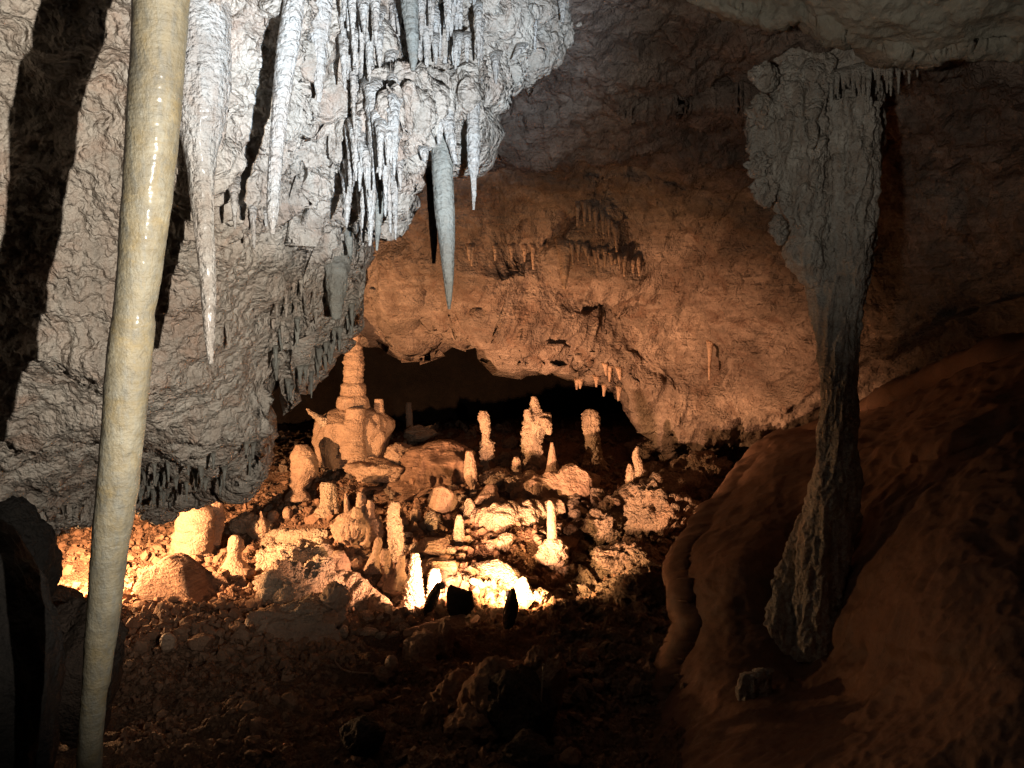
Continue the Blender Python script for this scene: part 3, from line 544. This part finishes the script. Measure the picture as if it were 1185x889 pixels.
stg([(620, 268, 276), (624, 264, 281), (632, 263, 283), (640, 264, 280), (648, 262, 280), (656, 256, 288), (664, 250, 296)], 'small bulb headed stalagmite like a skittle on the left floor', kind='smooth', amp=.06, Y=9.0)
stg([(559, 374, 384), (562, 372, 386), (572, 373, 387), (586, 373, 389)], 'short white ribbed stump below the rounded dark stump', M_CORAL, 'flute', .2, Y=10.4)
stg([(592, 301, 303), (600, 299, 305), (605, 297, 307)], 'tiny pointed stalagmite beside two small round stones', kind='smooth', amp=.08, Y=10.2)
stg([(466, 470, 476), (474, 469, 477), (492, 470, 478), (505, 470, 480)], 'dim thin stump in the dark behind the ribbed mound', kind='smooth', amp=.08, Y=13.0)
stg([(511, 498, 520), (518, 490, 528), (528, 484, 536), (542, 481, 541), (556, 484, 538)], 'dim fan shaped flowstone mound with hanging ribs behind the rounded boulder', M_SLAB, 'flute', .34, Y=11.2, seg=140, name='flowstone_mound', cat='flowstone')
# ridge from the finger stalagmite down to the lamp
def ridge(name, pts, widths, heights, label, mat, kind=.2, cat='rock', seedv=0):
    "elongated rocky ridge lying on the floor along photo points"
    W = np.array([ground(a, b) for a, b in pts]); n = 90; t = np.linspace(0, 1, n); tt = np.linspace(0, 1, len(pts))
    C = np.stack([np.interp(t, tt, W[:, k]) for k in range(3)], 1); w = np.interp(t, tt, widths); h = np.interp(t, tt, heights)
    env = np.sin(np.pi*np.clip(t, .02, .98))**.35
    T = np.gradient(C, axis=0); T[:, 2] = 0; T /= np.linalg.norm(T, axis=1)[:, None]; S = np.stack([-T[:, 1], T[:, 0], 0*t], 1)
    seg = 48; th = np.linspace(0, 2*math.pi, seg, endpoint=False)
    G = C[:, None]+S[:, None]*(w*env)[:, None, None]*np.cos(th)[None, :, None]+np.array([0, 0, 1])*((h*env)[:, None]*np.sin(th)[None])[..., None]
    P = G.reshape(-1, 3); nrm = (G-C[:, None]).reshape(-1, 3); nrm /= np.linalg.norm(nrm, axis=1)[:, None]+1e-6
    sc = 1/np.mean(w)
    P = P+nrm*(kind*np.mean(w)*(fbm(P*sc, .8, 4, .55, True, seedv)*.5+.6*(.5-worley(P*sc, 2., seedv))))[:, None]
    V = np.vstack([P, C[0], C[-1]]); k = np.arange(seg); k2 = (k+1) % seg
    T3 = np.vstack([np.stack([np.full(seg, n*seg), k2, k], 1), np.stack([np.full(seg, n*seg+1), (n-1)*seg+k, (n-1)*seg+k2], 1)])
    return tag(mesh(name, V, [gridF(n, seg, True), T3], mat, None, C[0]), label, cat)
ridge('rock_ridge', [(385, 680), (410, 690), (435, 705), (462, 722)], [.16, .14, .10, .07], [.26, .22, .14, .09], 'knobbly pale ridge running down from the finger stalagmite towards the lamp', M_CORAL, .35)
ridge('rock_ridge', [(545, 600), (580, 605), (615, 600), (650, 588)], [.16, .2, .2, .14], [.12, .16, .16, .12], 'cobbly coral crusted ridge between the cones and the slim rod', M_CORAL, .5, seedv=3)
ridge('rock_ridge', [(590, 575), (620, 572), (660, 570), (690, 560)], [.18, .22, .3, .16], [.12, .15, .26, .18], 'rounded flowstone ridge with drooping edge below the popcorn pillar', M_FLOW, .35, seedv=5)
ridge('rock_ridge', [(318, 622), (340, 626), (362, 626), (382, 620)], [.07, .09, .09, .06], [.10, .12, .12, .08], 'narrow coral crusted ledge left of the many headed clump', M_CORAL, .5, seedv=6)
ridge('rock_ridge', [(690, 600), (730, 590), (780, 575), (825, 560)], [.22, .28, .3, .2], [.16, .22, .25, .18], 'shaggy brown rubble ridge climbing towards the right bank', M_WALL, .5, seedv=8)
# ------------------------------------------------------------------ boulders
def ico(n):
    import bmesh
    bm = bmesh.new(); bmesh.ops.create_icosphere(bm, subdivisions=n, radius=1.)
    V = np.array([v.co[:] for v in bm.verts]); F = np.array([[v.index for v in f.verts] for f in bm.faces]); bm.free(); return V, F
IC = {k: ico(k) for k in (1, 2, 3, 5)}
def rockV(S, seed, cuts=7, rough=.18, k=5, cutr=(.62, .9), boxy=1.):
    V, F = IC[k]; r = np.random.RandomState(seed); P = np.sign(V)*np.abs(V)**boxy
    for i in range(cuts):
        n = r.normal(size=3); n /= np.linalg.norm(n); d = r.uniform(*cutr); s = P@n; P = P-np.outer(np.maximum(0, s-d), n)
    off = seed*1.37 % 50
    P = P*(1+rough*fbm(V, 1.1, 3, .5, off=off)+rough*.35*fbm(V, 4, 3, .55, True, off))[:, None]
    return P*np.array(S), F
def boulder(px, pyb, w, h, label, mat=M_FLOW, tilt=(0, 0, 0), seed=1, cuts=6, rough=.16, dep=1., Y=None, sink=.22, name='boulder', group=None, cat='boulder', pop=0., cutr=(.62, .9), k=5, boxy=1., rib=0.):
    "base-middle at photo pixel (px,pyb), w x h in photo pixels"
    gpt = ground(px, pyb)
    if Y is None: Y = gpt[1]
    s = pxm(Y); S = (w*s/2, w*s/2*dep, h*s/2*(1+sink))
    P, F = rockV(S, seed, cuts, rough, k, cutr, boxy)
    if rib > 0:
        q = P/np.linalg.norm(P, axis=1)[:, None]; aa = np.arctan2(q[:, 0], q[:, 2]+.6)*9+.5*perlin(P*4); P = P*(1-rib*np.abs(np.sin(aa)))[:, None]
    if pop > 0:
        nn = P/np.linalg.norm(P, axis=1)[:, None]; q = P/min(S); P = P+nn*(pop*min(S)*(.55-worley(q, 2.6, seed)))[:, None]
    R = np.array(Matrix.Rotation(math.radians(tilt[2]), 3, 'Z')@Matrix.Rotation(math.radians(tilt[1]), 3, 'Y')@Matrix.Rotation(math.radians(tilt[0]), 3, 'X'))
    P = P@R.T
    c = at(px, pyb-h/2, Y); o = np.array([c[0], c[1], c[2]])
    o2 = o.copy(); o2[2] -= S[2]*.8
    return tag(mesh(name, P+o, F, mat, None, o2), label, cat, group)
M_SH = M_RUB
boulder(512, 592, 34, 26, 'smooth rounded boulder with flat back in the middle of the floor', seed=2, rough=.08, Y=10.1)
boulder(480, 604, 14, 14, 'small round stone left of the smooth rounded boulder', seed=3, Y=9.9)
boulder(500, 612, 18, 18, 'lumpy cobble just below the smooth rounded boulder', M_CORAL, seed=4, Y=9.7, pop=.3)
boulder(282, 617, 32, 20, 'pale crusted rock right of the two humped stalagmite', M_CORAL, seed=5, pop=.25, tilt=(0, -20, 0))
boulder(300, 622, 28, 22, 'reddish crusted stone next to the pale crusted rock', M_CORAL, seed=6, pop=.25)
boulder(316, 604, 16, 12, 'small round stone, left of two behind the coral ledge', seed=7, rough=.08)
boulder(333, 602, 12, 14, 'small round stone, right of two behind the coral ledge', seed=8, rough=.08)
boulder(212, 702, 88, 32, 'big tilted layered slab boulder on the left gravel', M_SLAB, tilt=(10, 32, -10), seed=9, cuts=4, rough=.07, dep=.9, cutr=(.6, .9), Y=8.1, boxy=.35)
boulder(240, 700, 56, 40, 'long second slab leaning behind the tilted layered slab', M_SLAB, tilt=(0, 38, 10), seed=31, cuts=10, rough=.1, dep=.5, cutr=(.4, .7), Y=8.3, boxy=.5)
boulder(345, 742, 100, 34, 'wide low slab with lumpy crust on the dark edge of the gravel', M_FLOW, seed=10, cuts=8, rough=.25, dep=.7, tilt=(0, 6, 0), Y=7.3, pop=.15, boxy=.5)
boulder(352, 722, 70, 26, 'lumpy crusted rock lying on the wide low slab', M_CORAL, seed=11, rough=.3, Y=7.45, pop=.3)
boulder(382, 728, 36, 46, 'rounded leaning lump right of the wide low slab', M_FLOW, tilt=(0, 30, 0), seed=12, rough=.22, cuts=2, Y=7.5, pop=.3)
boulder(340, 700, 80, 44, 'knobbly mound of crusted rock behind the wide low slab', M_CORAL, seed=13, rough=.35, Y=8.1, pop=.35)
boulder(350, 668, 70, 34, 'hollowed crusted rock with a round hole shadow', M_CORAL, seed=14, rough=.4, Y=8.8, pop=.35)
boulder(322, 662, 40, 26, 'rough crusted rock left of the hollowed one', M_CORAL, seed=15, rough=.35, Y=9.1, pop=.35)
boulder(370, 690, 50, 36, 'pale crusted hump below the hollowed rock', M_CORAL, seed=16, rough=.3, Y=8.3, pop=.3)
boulder(535, 716, 37, 36, 'dark squarish block silhouetted in front of the glow', M_DARK, seed=17, cuts=10, rough=.07, Y=7.35, dep=.55, cutr=(.6, .75), boxy=.5)
boulder(591, 728, 17, 44, 'dark upright slab at the right side of the glow', M_DARK, seed=18, cuts=6, rough=.1, Y=7.5, tilt=(0, 8, 0))
boulder(500, 712, 13, 34, 'thin leaning reddish slab between the two glows', M_DARK, seed=19, cuts=6, rough=.1, Y=7.6, tilt=(0, 22, 0), dep=1.6)
boulder(606, 706, 26, 34, 'pale rock just right of the bright glow', M_CORAL, seed=20, rough=.15, Y=8.1)
boulder(624, 708, 30, 24, 'pitted brown rock beside the pale rock right of the glow', M_CORAL, seed=21, rough=.25, Y=8.1, pop=.3)
boulder(507, 738, 78, 20, 'flat ledge slab in front of the dark block', M_FLOW, seed=22, cuts=9, rough=.12, Y=7.1, dep=.7, cutr=(.5, .8), boxy=.5)
boulder(487, 774, 46, 34, 'pitted rounded rock below the flat ledge slab', M_FLOW, seed=23, rough=.25, Y=6.8, pop=.2, tilt=(0, -20, 0))
boulder(515, 762, 22, 40, 'drooping brown pillar rock under the flat ledge slab', M_FLOW, seed=24, rough=.2, Y=6.95)
boulder(453, 777, 16, 17, 'small smooth egg shaped stone at the edge of the gravel', M_FLOW, seed=25, rough=.05, cuts=1)
boulder(443, 786, 14, 14, 'small cobble left of the egg shaped stone', M_FLOW, seed=26)
boulder(500, 645, 62, 18, 'flat pale slab left of the white cones', M_FLOW, seed=27, cuts=9, rough=.1, Y=9.0, dep=.6, cutr=(.5, .8), boxy=.5)
boulder(506, 668, 44, 18, 'flat pale slab above the lamp', M_FLOW, seed=28, cuts=9, rough=.15, Y=8.6, dep=.6, boxy=.5)
boulder(612, 648, 116, 13, 'large smooth tilted slab rising right of the lamp', M_RUB, seed=29, cuts=3, rough=.12, Y=9.5, dep=1.0, tilt=(14, -17, 0), cutr=(.6, .9), sink=.05, boxy=.5)
boulder(571, 684, 60, 22, 'scored rock face blazing white in the lamp glow', M_CORAL, seed=30, rough=.15, Y=8.5, pop=.2, tilt=(20, -10, 0), boxy=.6)
boulder(462, 540, 40, 22, 'flat crusted rock between the tiered stalagmite and ribbed mound', M_FLOW, seed=33, rough=.25, pop=.2)
boulder(485, 510, 34, 14, 'pale jagged rock at the lip of the dark gap', M_CORAL, seed=34, rough=.3, pop=.2, Y=12.6)
boulder(435, 556, 60, 20, 'low brown rock under the tiered stalagmite', M_FLOW, seed=35, rough=.3)
boulder(575, 562, 36, 16, 'pale crusted rock below the left coral stalagmite', M_CORAL, seed=36, rough=.25, pop=.3)
boulder(596, 570, 28, 16, 'pale cobble left of the sharp cone foot', M_CORAL, seed=37, rough=.25, pop=.3)
boulder(565, 590, 40, 24, 'flat faced block right of the white cone pair', M_FLOW, seed=38, cuts=10, rough=.1, cutr=(.5, .7), boxy=.5)
boulder(665, 575, 44, 34, 'rounded flowstone hump right of the sharp cone', M_FLOW, seed=39, rough=.15, Y=10.6)
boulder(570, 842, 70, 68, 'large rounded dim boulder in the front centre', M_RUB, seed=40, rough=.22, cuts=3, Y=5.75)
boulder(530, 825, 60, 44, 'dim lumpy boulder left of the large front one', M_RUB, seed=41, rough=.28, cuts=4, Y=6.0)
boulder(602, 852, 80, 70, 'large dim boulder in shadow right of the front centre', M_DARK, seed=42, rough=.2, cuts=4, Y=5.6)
boulder(590, 800, 60, 28, 'dim rounded rock behind the large front boulder', M_RUB, seed=43, rough=.25, Y=6.2)
boulder(500, 855, 34, 44, 'dim upright rock at the left of the front group', M_RUB, seed=44, rough=.25, Y=5.7)
boulder(545, 862, 60, 34, 'low dim boulder at the foot of the front group', M_RUB, seed=45, rough=.25, Y=5.5)
boulder(632, 852, 34, 90, 'upright dim leaning slab at the right of the front group', M_RUB, seed=46, rough=.18, cuts=8, Y=5.75, dep=.6, tilt=(0, 8, 0))
boulder(622, 778, 26, 26, 'knobbly dim stone on top of the leaning slab', M_RUB, seed=47, rough=.35, Y=5.85, pop=.3)
boulder(648, 795, 20, 36, 'dim pointed rock right of the leaning slab', M_RUB, seed=48, rough=.2, Y=5.9)
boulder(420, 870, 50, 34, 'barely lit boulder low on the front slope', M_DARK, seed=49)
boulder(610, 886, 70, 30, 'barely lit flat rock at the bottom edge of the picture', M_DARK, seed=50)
boulder(232, 752, 30, 18, 'lone brown stone on the dim edge of the left gravel', M_RUB, seed=51, rough=.12)
boulder(194, 752, 18, 18, 'small rounded stone casting a shadow on the left gravel', M_FLOW, seed=52, rough=.1)
boulder(64, 704, 22, 16, 'small black stone silhouetted against the left glow', M_DARK, seed=53, rough=.1, Y=7.6)
boulder(690, 800, 20, 12, 'lone lit stone on the dark right slope', M_RUB, seed=54)
boulder(676, 765, 20, 14, 'small brown stone halfway down the dark right slope', M_RUB, seed=55)
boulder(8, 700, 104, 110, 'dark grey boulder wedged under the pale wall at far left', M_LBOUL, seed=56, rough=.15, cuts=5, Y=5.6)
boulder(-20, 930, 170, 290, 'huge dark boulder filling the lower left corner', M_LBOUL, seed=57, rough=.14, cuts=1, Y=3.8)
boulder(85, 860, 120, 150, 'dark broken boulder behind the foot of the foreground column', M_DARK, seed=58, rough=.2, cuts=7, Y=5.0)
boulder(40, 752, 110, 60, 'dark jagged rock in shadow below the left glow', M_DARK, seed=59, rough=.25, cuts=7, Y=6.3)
boulder(775, 556, 66, 50, 'jagged brown crag under the low lip of the vault', M_WALL, seed=61, rough=.45, cuts=5, Y=12.2, pop=.3, tilt=(0, 25, 0))
boulder(815, 572, 60, 40, 'shaggy brown rock beside the start of the clay rim', M_WALL, seed=62, rough=.45, Y=10.8, pop=.3)
boulder(760, 612, 70, 44, 'shaggy dark rock on the right rubble slope', M_WALL, seed=63, rough=.45, Y=9.6, pop=.3)
boulder(700, 625, 46, 30, 'crusty brown rock right of the slim rod pedestal', M_WALL, seed=64, rough=.4, pop=.3)
boulder(720, 660, 60, 30, 'dim crusty rock in the hollow right of the slab', M_WALL, seed=65, rough=.4, pop=.3)
boulder(745, 700, 50, 36, 'dim rubble boulder at the foot of the clay rim', M_WALL, seed=66, rough=.4, pop=.3)
# ribs on the fan-shaped mound are flowstone draperies
# countable medium rocks, copied in groups
def scatter_group(n, reg, wr, label, group, mat, seed0, hmul=.7, pop=.25):
    r = random.Random(seed0); proto = []
    for k in range(6):
        P, F = rockV((1, .9, hmul), seed0+k, 6, .28, 3)
        q = P; nn = P/np.linalg.norm(P, axis=1)[:, None]; P = P+nn*(pop*.5*(.5-worley(q, 2.2, k)))[:, None]
        me = None; proto.append((P, F))
    obs = []
    for i in range(n):
        x = r.uniform(reg[0], reg[2]); y = r.uniform(reg[1], reg[3]); gpt = ground(x, y); w = r.uniform(*wr)*pxm(gpt[1])/2
        if i < 6:
            o = mesh('rock', proto[i][0], proto[i][1], mat); obs.append(o)
        else:
            o = obs[i % 6].copy(); COL.objects.link(o)
        o.location = (gpt[0], gpt[1], gpt[2]+w*.15); o.scale = (w, w*r.uniform(.8, 1.2), w*r.uniform(.7, 1.1)); o.rotation_euler = (r.uniform(-.4, .4), r.uniform(-.4, .4), r.uniform(0, 6.28))
        tag(o, label, 'rock', group)
scatter_group(42, (110, 590, 300, 740), (8, 20), 'small rough rock lying on the brightly lit left gravel', 'rocks on the left gravel', M_RUB, 100)
scatter_group(60, (300, 620, 480, 740), (9, 24), 'pale crusted rock in the jumble left of the lamp', 'rocks in the jumble left of the lamp', M_CORAL, 200)
scatter_group(75, (480, 555, 700, 680), (8, 24), 'pale cobble on the lit slope behind the lamp', 'cobbles on the slope behind the lamp', M_CORAL, 300)
scatter_group(55, (660, 545, 800, 760), (10, 30), 'dull brown rock on the right rubble slope', 'rocks on the right rubble slope', M_WALL, 400)
scatter_group(45, (250, 750, 720, 889), (8, 28), 'dim rock on the dark front slope', 'rocks on the front slope', M_RUB, 500)
scatter_group(34, (330, 500, 700, 560), (8, 22), 'brown rock on the far floor round the back stalagmites', 'rocks on the far floor', M_WALL, 600)
# uncountable gravel
def gravel(name, n, reg, wr, label, mat, seed, k=1):
    r = np.random.RandomState(seed)
    # sample in world space over the region
    c = np.array([ground(a, b) for a, b in ((reg[0], reg[1]), (reg[2], reg[1]), (reg[0], reg[3]), (reg[2], reg[3]))])
    y0, y1 = c[:, 1].min(), c[:, 1].max(); u = r.rand(n); Y = np.exp(np.log(y0)+u*(np.log(y1)-np.log(y0)))
    px = r.uniform(reg[0], reg[2], n); X = (px-W_/2)/F_*Y*1.0
    p3 = np.stack([X, Y, 0*X], 1); keep = fbm(p3, 1.3, 3, off=seed) > -.45+.5*r.rand(n)-.2; X, Y = X[keep], Y[keep]; n = len(X)
    Z = Hfull(X, Y); s = np.exp(r.normal(-.15, .65, n))*wr; s = np.minimum(s, wr*4)
    V0, F0 = IC[k]; nv = len(V0)
    # rotation per stone: random basis
    a = r.normal(size=(n, 3)); a /= np.linalg.norm(a, axis=1)[:, None]; b = np.cross(a, r.normal(size=(n, 3))); b /= np.linalg.norm(b, axis=1)[:, None]; cc = np.cross(a, b)
    sh = 1+.30*r.normal(size=(n, nv)).clip(-1.5, 1.5)
    q = V0[None]*sh[..., None]*np.array([1, .75, .55]); q = q[..., 0:1]*a[:, None]+q[..., 1:2]*b[:, None]+q[..., 2:3]*cc[:, None]
    q = q*s[:, None, None]+np.stack([X, Y, Z+s*.25], 1)[:, None]
    F = (F0[None]+(np.arange(n)*nv)[:, None, None]).reshape(-1, 3)
    tag(mesh(name, q.reshape(-1, 3), F, mat, None, None, False), label, 'gravel', kind='stuff')
gravel('gravel', 9000, (-20, 590, 420, 770), .022, 'loose angular gravel covering the lit floor on the left', M_RUB, 1)
gravel('pebbles', 5000, (400, 560, 720, 730), .02, 'pebbles between the rocks round the lamp and behind it', M_RUB, 2)
gravel('rubble', 9000, (120, 740, 760, 889), .013, 'fine dim rubble over the front of the floor', M_RUB, 3)
gravel('scree', 4500, (640, 540, 840, 800), .032, 'coarse brown scree on the right rubble slope', M_WALL, 4)
gravel('debris', 2500, (300, 500, 720, 570), .03, 'scattered debris on the far floor in front of the dark gap', M_WALL, 5)
# thin pale cable bits
def tube(name, pts, r, mat, label, cat):
    P = np.array(pts); n = len(P); seg = 8; T = np.gradient(P, axis=0); T /= np.linalg.norm(T, axis=1)[:, None]
    a = np.cross(T, [0, 0, 1.]); a = np.where(np.linalg.norm(a, axis=1)[:, None] < 1e-3, [1, 0, 0], a); a /= np.linalg.norm(a, axis=1)[:, None]; b = np.cross(T, a); th = np.linspace(0, 2*math.pi, seg, endpoint=False)
    G = P[:, None]+r*(a[:, None]*np.cos(th)[None, :, None]+b[:, None]*np.sin(th)[None, :, None])
    return tag(mesh(name, G.reshape(-1, 3), gridF(n, seg, True), mat, None, P[0]), label, cat)
cb = []
for x, y in [(384, 760), (388, 770), (396, 778), (406, 783), (420, 785), (436, 787)]:
    q = ground(x, y); cb.append(q+[0, 0, .02])
tube('cable', cb, .008, M_FLOW, 'thin pale cable curving over the gravel in front', 'cable')
cb = [at(629, 768, 5.5), at(627.5, 790, 5.5), at(626, 815, 5.5), at(625, 842, 5.5)]
tube('stick', cb, .006, M_CORAL, 'thin straight stick leaning against the dim upright slab', 'stick')
# ------------------------------------------------------------------ floodlights hidden behind rocks
em = bpy.data.materials.new('lamp_glass'); em.use_nodes = True; b = em.node_tree.nodes['Principled BSDF']
b.inputs['Emission Color'].default_value = (1, .72, .4, 1); b.inputs['Emission Strength'].default_value = 30
def floodlight(px, py, Y, tgt, power, ang, label, color=(1, .60, .27), rad=.04, blend=.6, post=0, oval=1.):
    import bmesh
    p = Vector(at(px, py, Y)); t = Vector(tgt); d = (t-p).normalized()
    root = empty('floodlight', p); tag(root, label, 'floodlight'); q = d.to_track_quat('Y', 'Z'); root.rotation_euler = q.to_euler()
    def part(nm, f, mat):
        bm = bmesh.new(); f(bm); me = bpy.data.meshes.new(nm); bm.to_mesh(me); bm.free(); me.materials.append(mat); o = bpy.data.objects.new(nm, me); COL.objects.link(o); o.parent = root
    def hous(bm):
        bmesh.ops.create_cube(bm, size=1., matrix=Matrix.Translation((0, -.03, 0))@Matrix.Diagonal((.08, .04, .06, 1)))
        bmesh.ops.bevel(bm, geom=bm.edges[:], offset=.008, segments=2, affect='EDGES')
    def lens(bm): bmesh.ops.create_cube(bm, size=1., matrix=Matrix.Translation((0, -.006, 0))@Matrix.Diagonal((.065, .004, .045, 1)))
    def brk(bm):
        for s in (-1, 1): bmesh.ops.create_cube(bm, size=1., matrix=Matrix.Translation((s*.046, -.035, -.03))@Matrix.Diagonal((.006, .015, .07, 1)))
        bmesh.ops.create_cube(bm, size=1., matrix=Matrix.Translation((0, -.035, -.066))@Matrix.Diagonal((.1, .015, .006, 1)))
    if post:
        def pst(bm): bmesh.ops.create_cone(bm, cap_ends=True, segments=16, radius1=.012, radius2=.012, depth=post, matrix=Matrix.Translation((0, -.035, -.07-post/2)))
        part('post', pst, M_IRON)  # made-up stand that holds up the added lamp
    part('housing', hous, M_IRON); part('lens', lens, em); part('bracket', brk, M_IRON)
    L = bpy.data.lights.new('flood_light', 'SPOT'); L.energy = power; L.color = color; L.spot_size = math.radians(ang); L.spot_blend = blend; L.shadow_soft_size = rad
    o = bpy.data.objects.new('light_source', L); COL.objects.link(o); o.scale = (1, oval, 1); o.location = p+d*.02; o.rotation_euler = d.to_track_quat('-Z', 'Y').to_euler()

WARM = (1, .51, .29)
def lamp_at(px, Y, up):
    x = (px-W_/2)/F_*Y; z = float(Hfull(np.array([x]), np.array([Y]))[0])+up
    r_ = (CZ-z)/Y; py = H_/2+F_*math.tan(math.atan(r_)-PITCH); print('LAMP', px, round(py), 'z', round(z, 2)); return py
floodlight(540, lamp_at(540, 7.5, .24), 7.5, at(720, 440, 11.2), 1500, 100, 'small floodlight behind the dark squarish block, aimed at the vault', WARM, blend=1., oval=.66)
floodlight(508, lamp_at(507, 7.75, .24), 7.75, at(430, 560, 11), 230, 150, 'small floodlight behind the thin leaning slab', WARM)
floodlight(590, lamp_at(591, 7.75, .26), 7.75, at(600, 560, 10.5), 300, 166, 'small floodlight at the foot of the blazing rock face', (1, .55, .23))
floodlight(32, lamp_at(32, 7.7, .85), 7.7, at(350, 605, 10.8), 1900, 126, 'added floodlight on a made-up post at far left, unseen behind the grey boulder', (1, .53, .25), post=.85)  # added out of view to brighten the floor from the left
floodlight(62, lamp_at(62, 7.95, .32), 7.95, at(150, 750, 7.3), 250, 124, 'small floodlight on the left gravel behind the small black stone', (1, .55, .25))
# cold light from the viewer's path: one wide beam, one bluish beam on the hanging rock, plus an added weak fill lamp for the right column
def spot(name, loc, tgt, power, ang, color, rad, blend):
    L = bpy.data.lights.new(name, 'SPOT'); L.energy = power; L.color = color; L.spot_size = math.radians(ang); L.spot_blend = blend; L.shadow_soft_size = rad
    o = bpy.data.objects.new(name, L); COL.objects.link(o); o.location = loc; o.rotation_euler = (Vector(tgt)-Vector(loc)).to_track_quat('-Z', 'Y').to_euler()
spot('path_spotlight', (.49, .9, 2.72), at(190, 165, 4.0), 900, 90, (1., .95, .86), .012, 1.)
spot('path_blue_beam', (.46, .9, 2.74), at(460, 20, 4.4), 1250, 42, (.46, .70, 1.), .012, .8)
spot('added_fill_light', (-.6, .5, 3.15), at(925, 70, 6.5), 270, 42, (1., .93, .82), .1, 1.)  # separate lamp added to lift the column and roof slab
# ------------------------------------------------------------------ world and colour
w = bpy.data.worlds.new('World'); SC.world = w; w.use_nodes = True
bg = w.node_tree.nodes['Background']; bg.inputs[0].default_value = (.6, .5, .45, 1); bg.inputs[1].default_value = .0012
SC.view_settings.view_transform = 'Standard'; SC.view_settings.look = 'None'; SC.view_settings.exposure = 0; SC.view_settings.gamma = 1
SC.render.engine = 'CYCLES'; SC.cycles.max_bounces = 5; SC.cycles.diffuse_bounces = 3; SC.cycles.glossy_bounces = 2
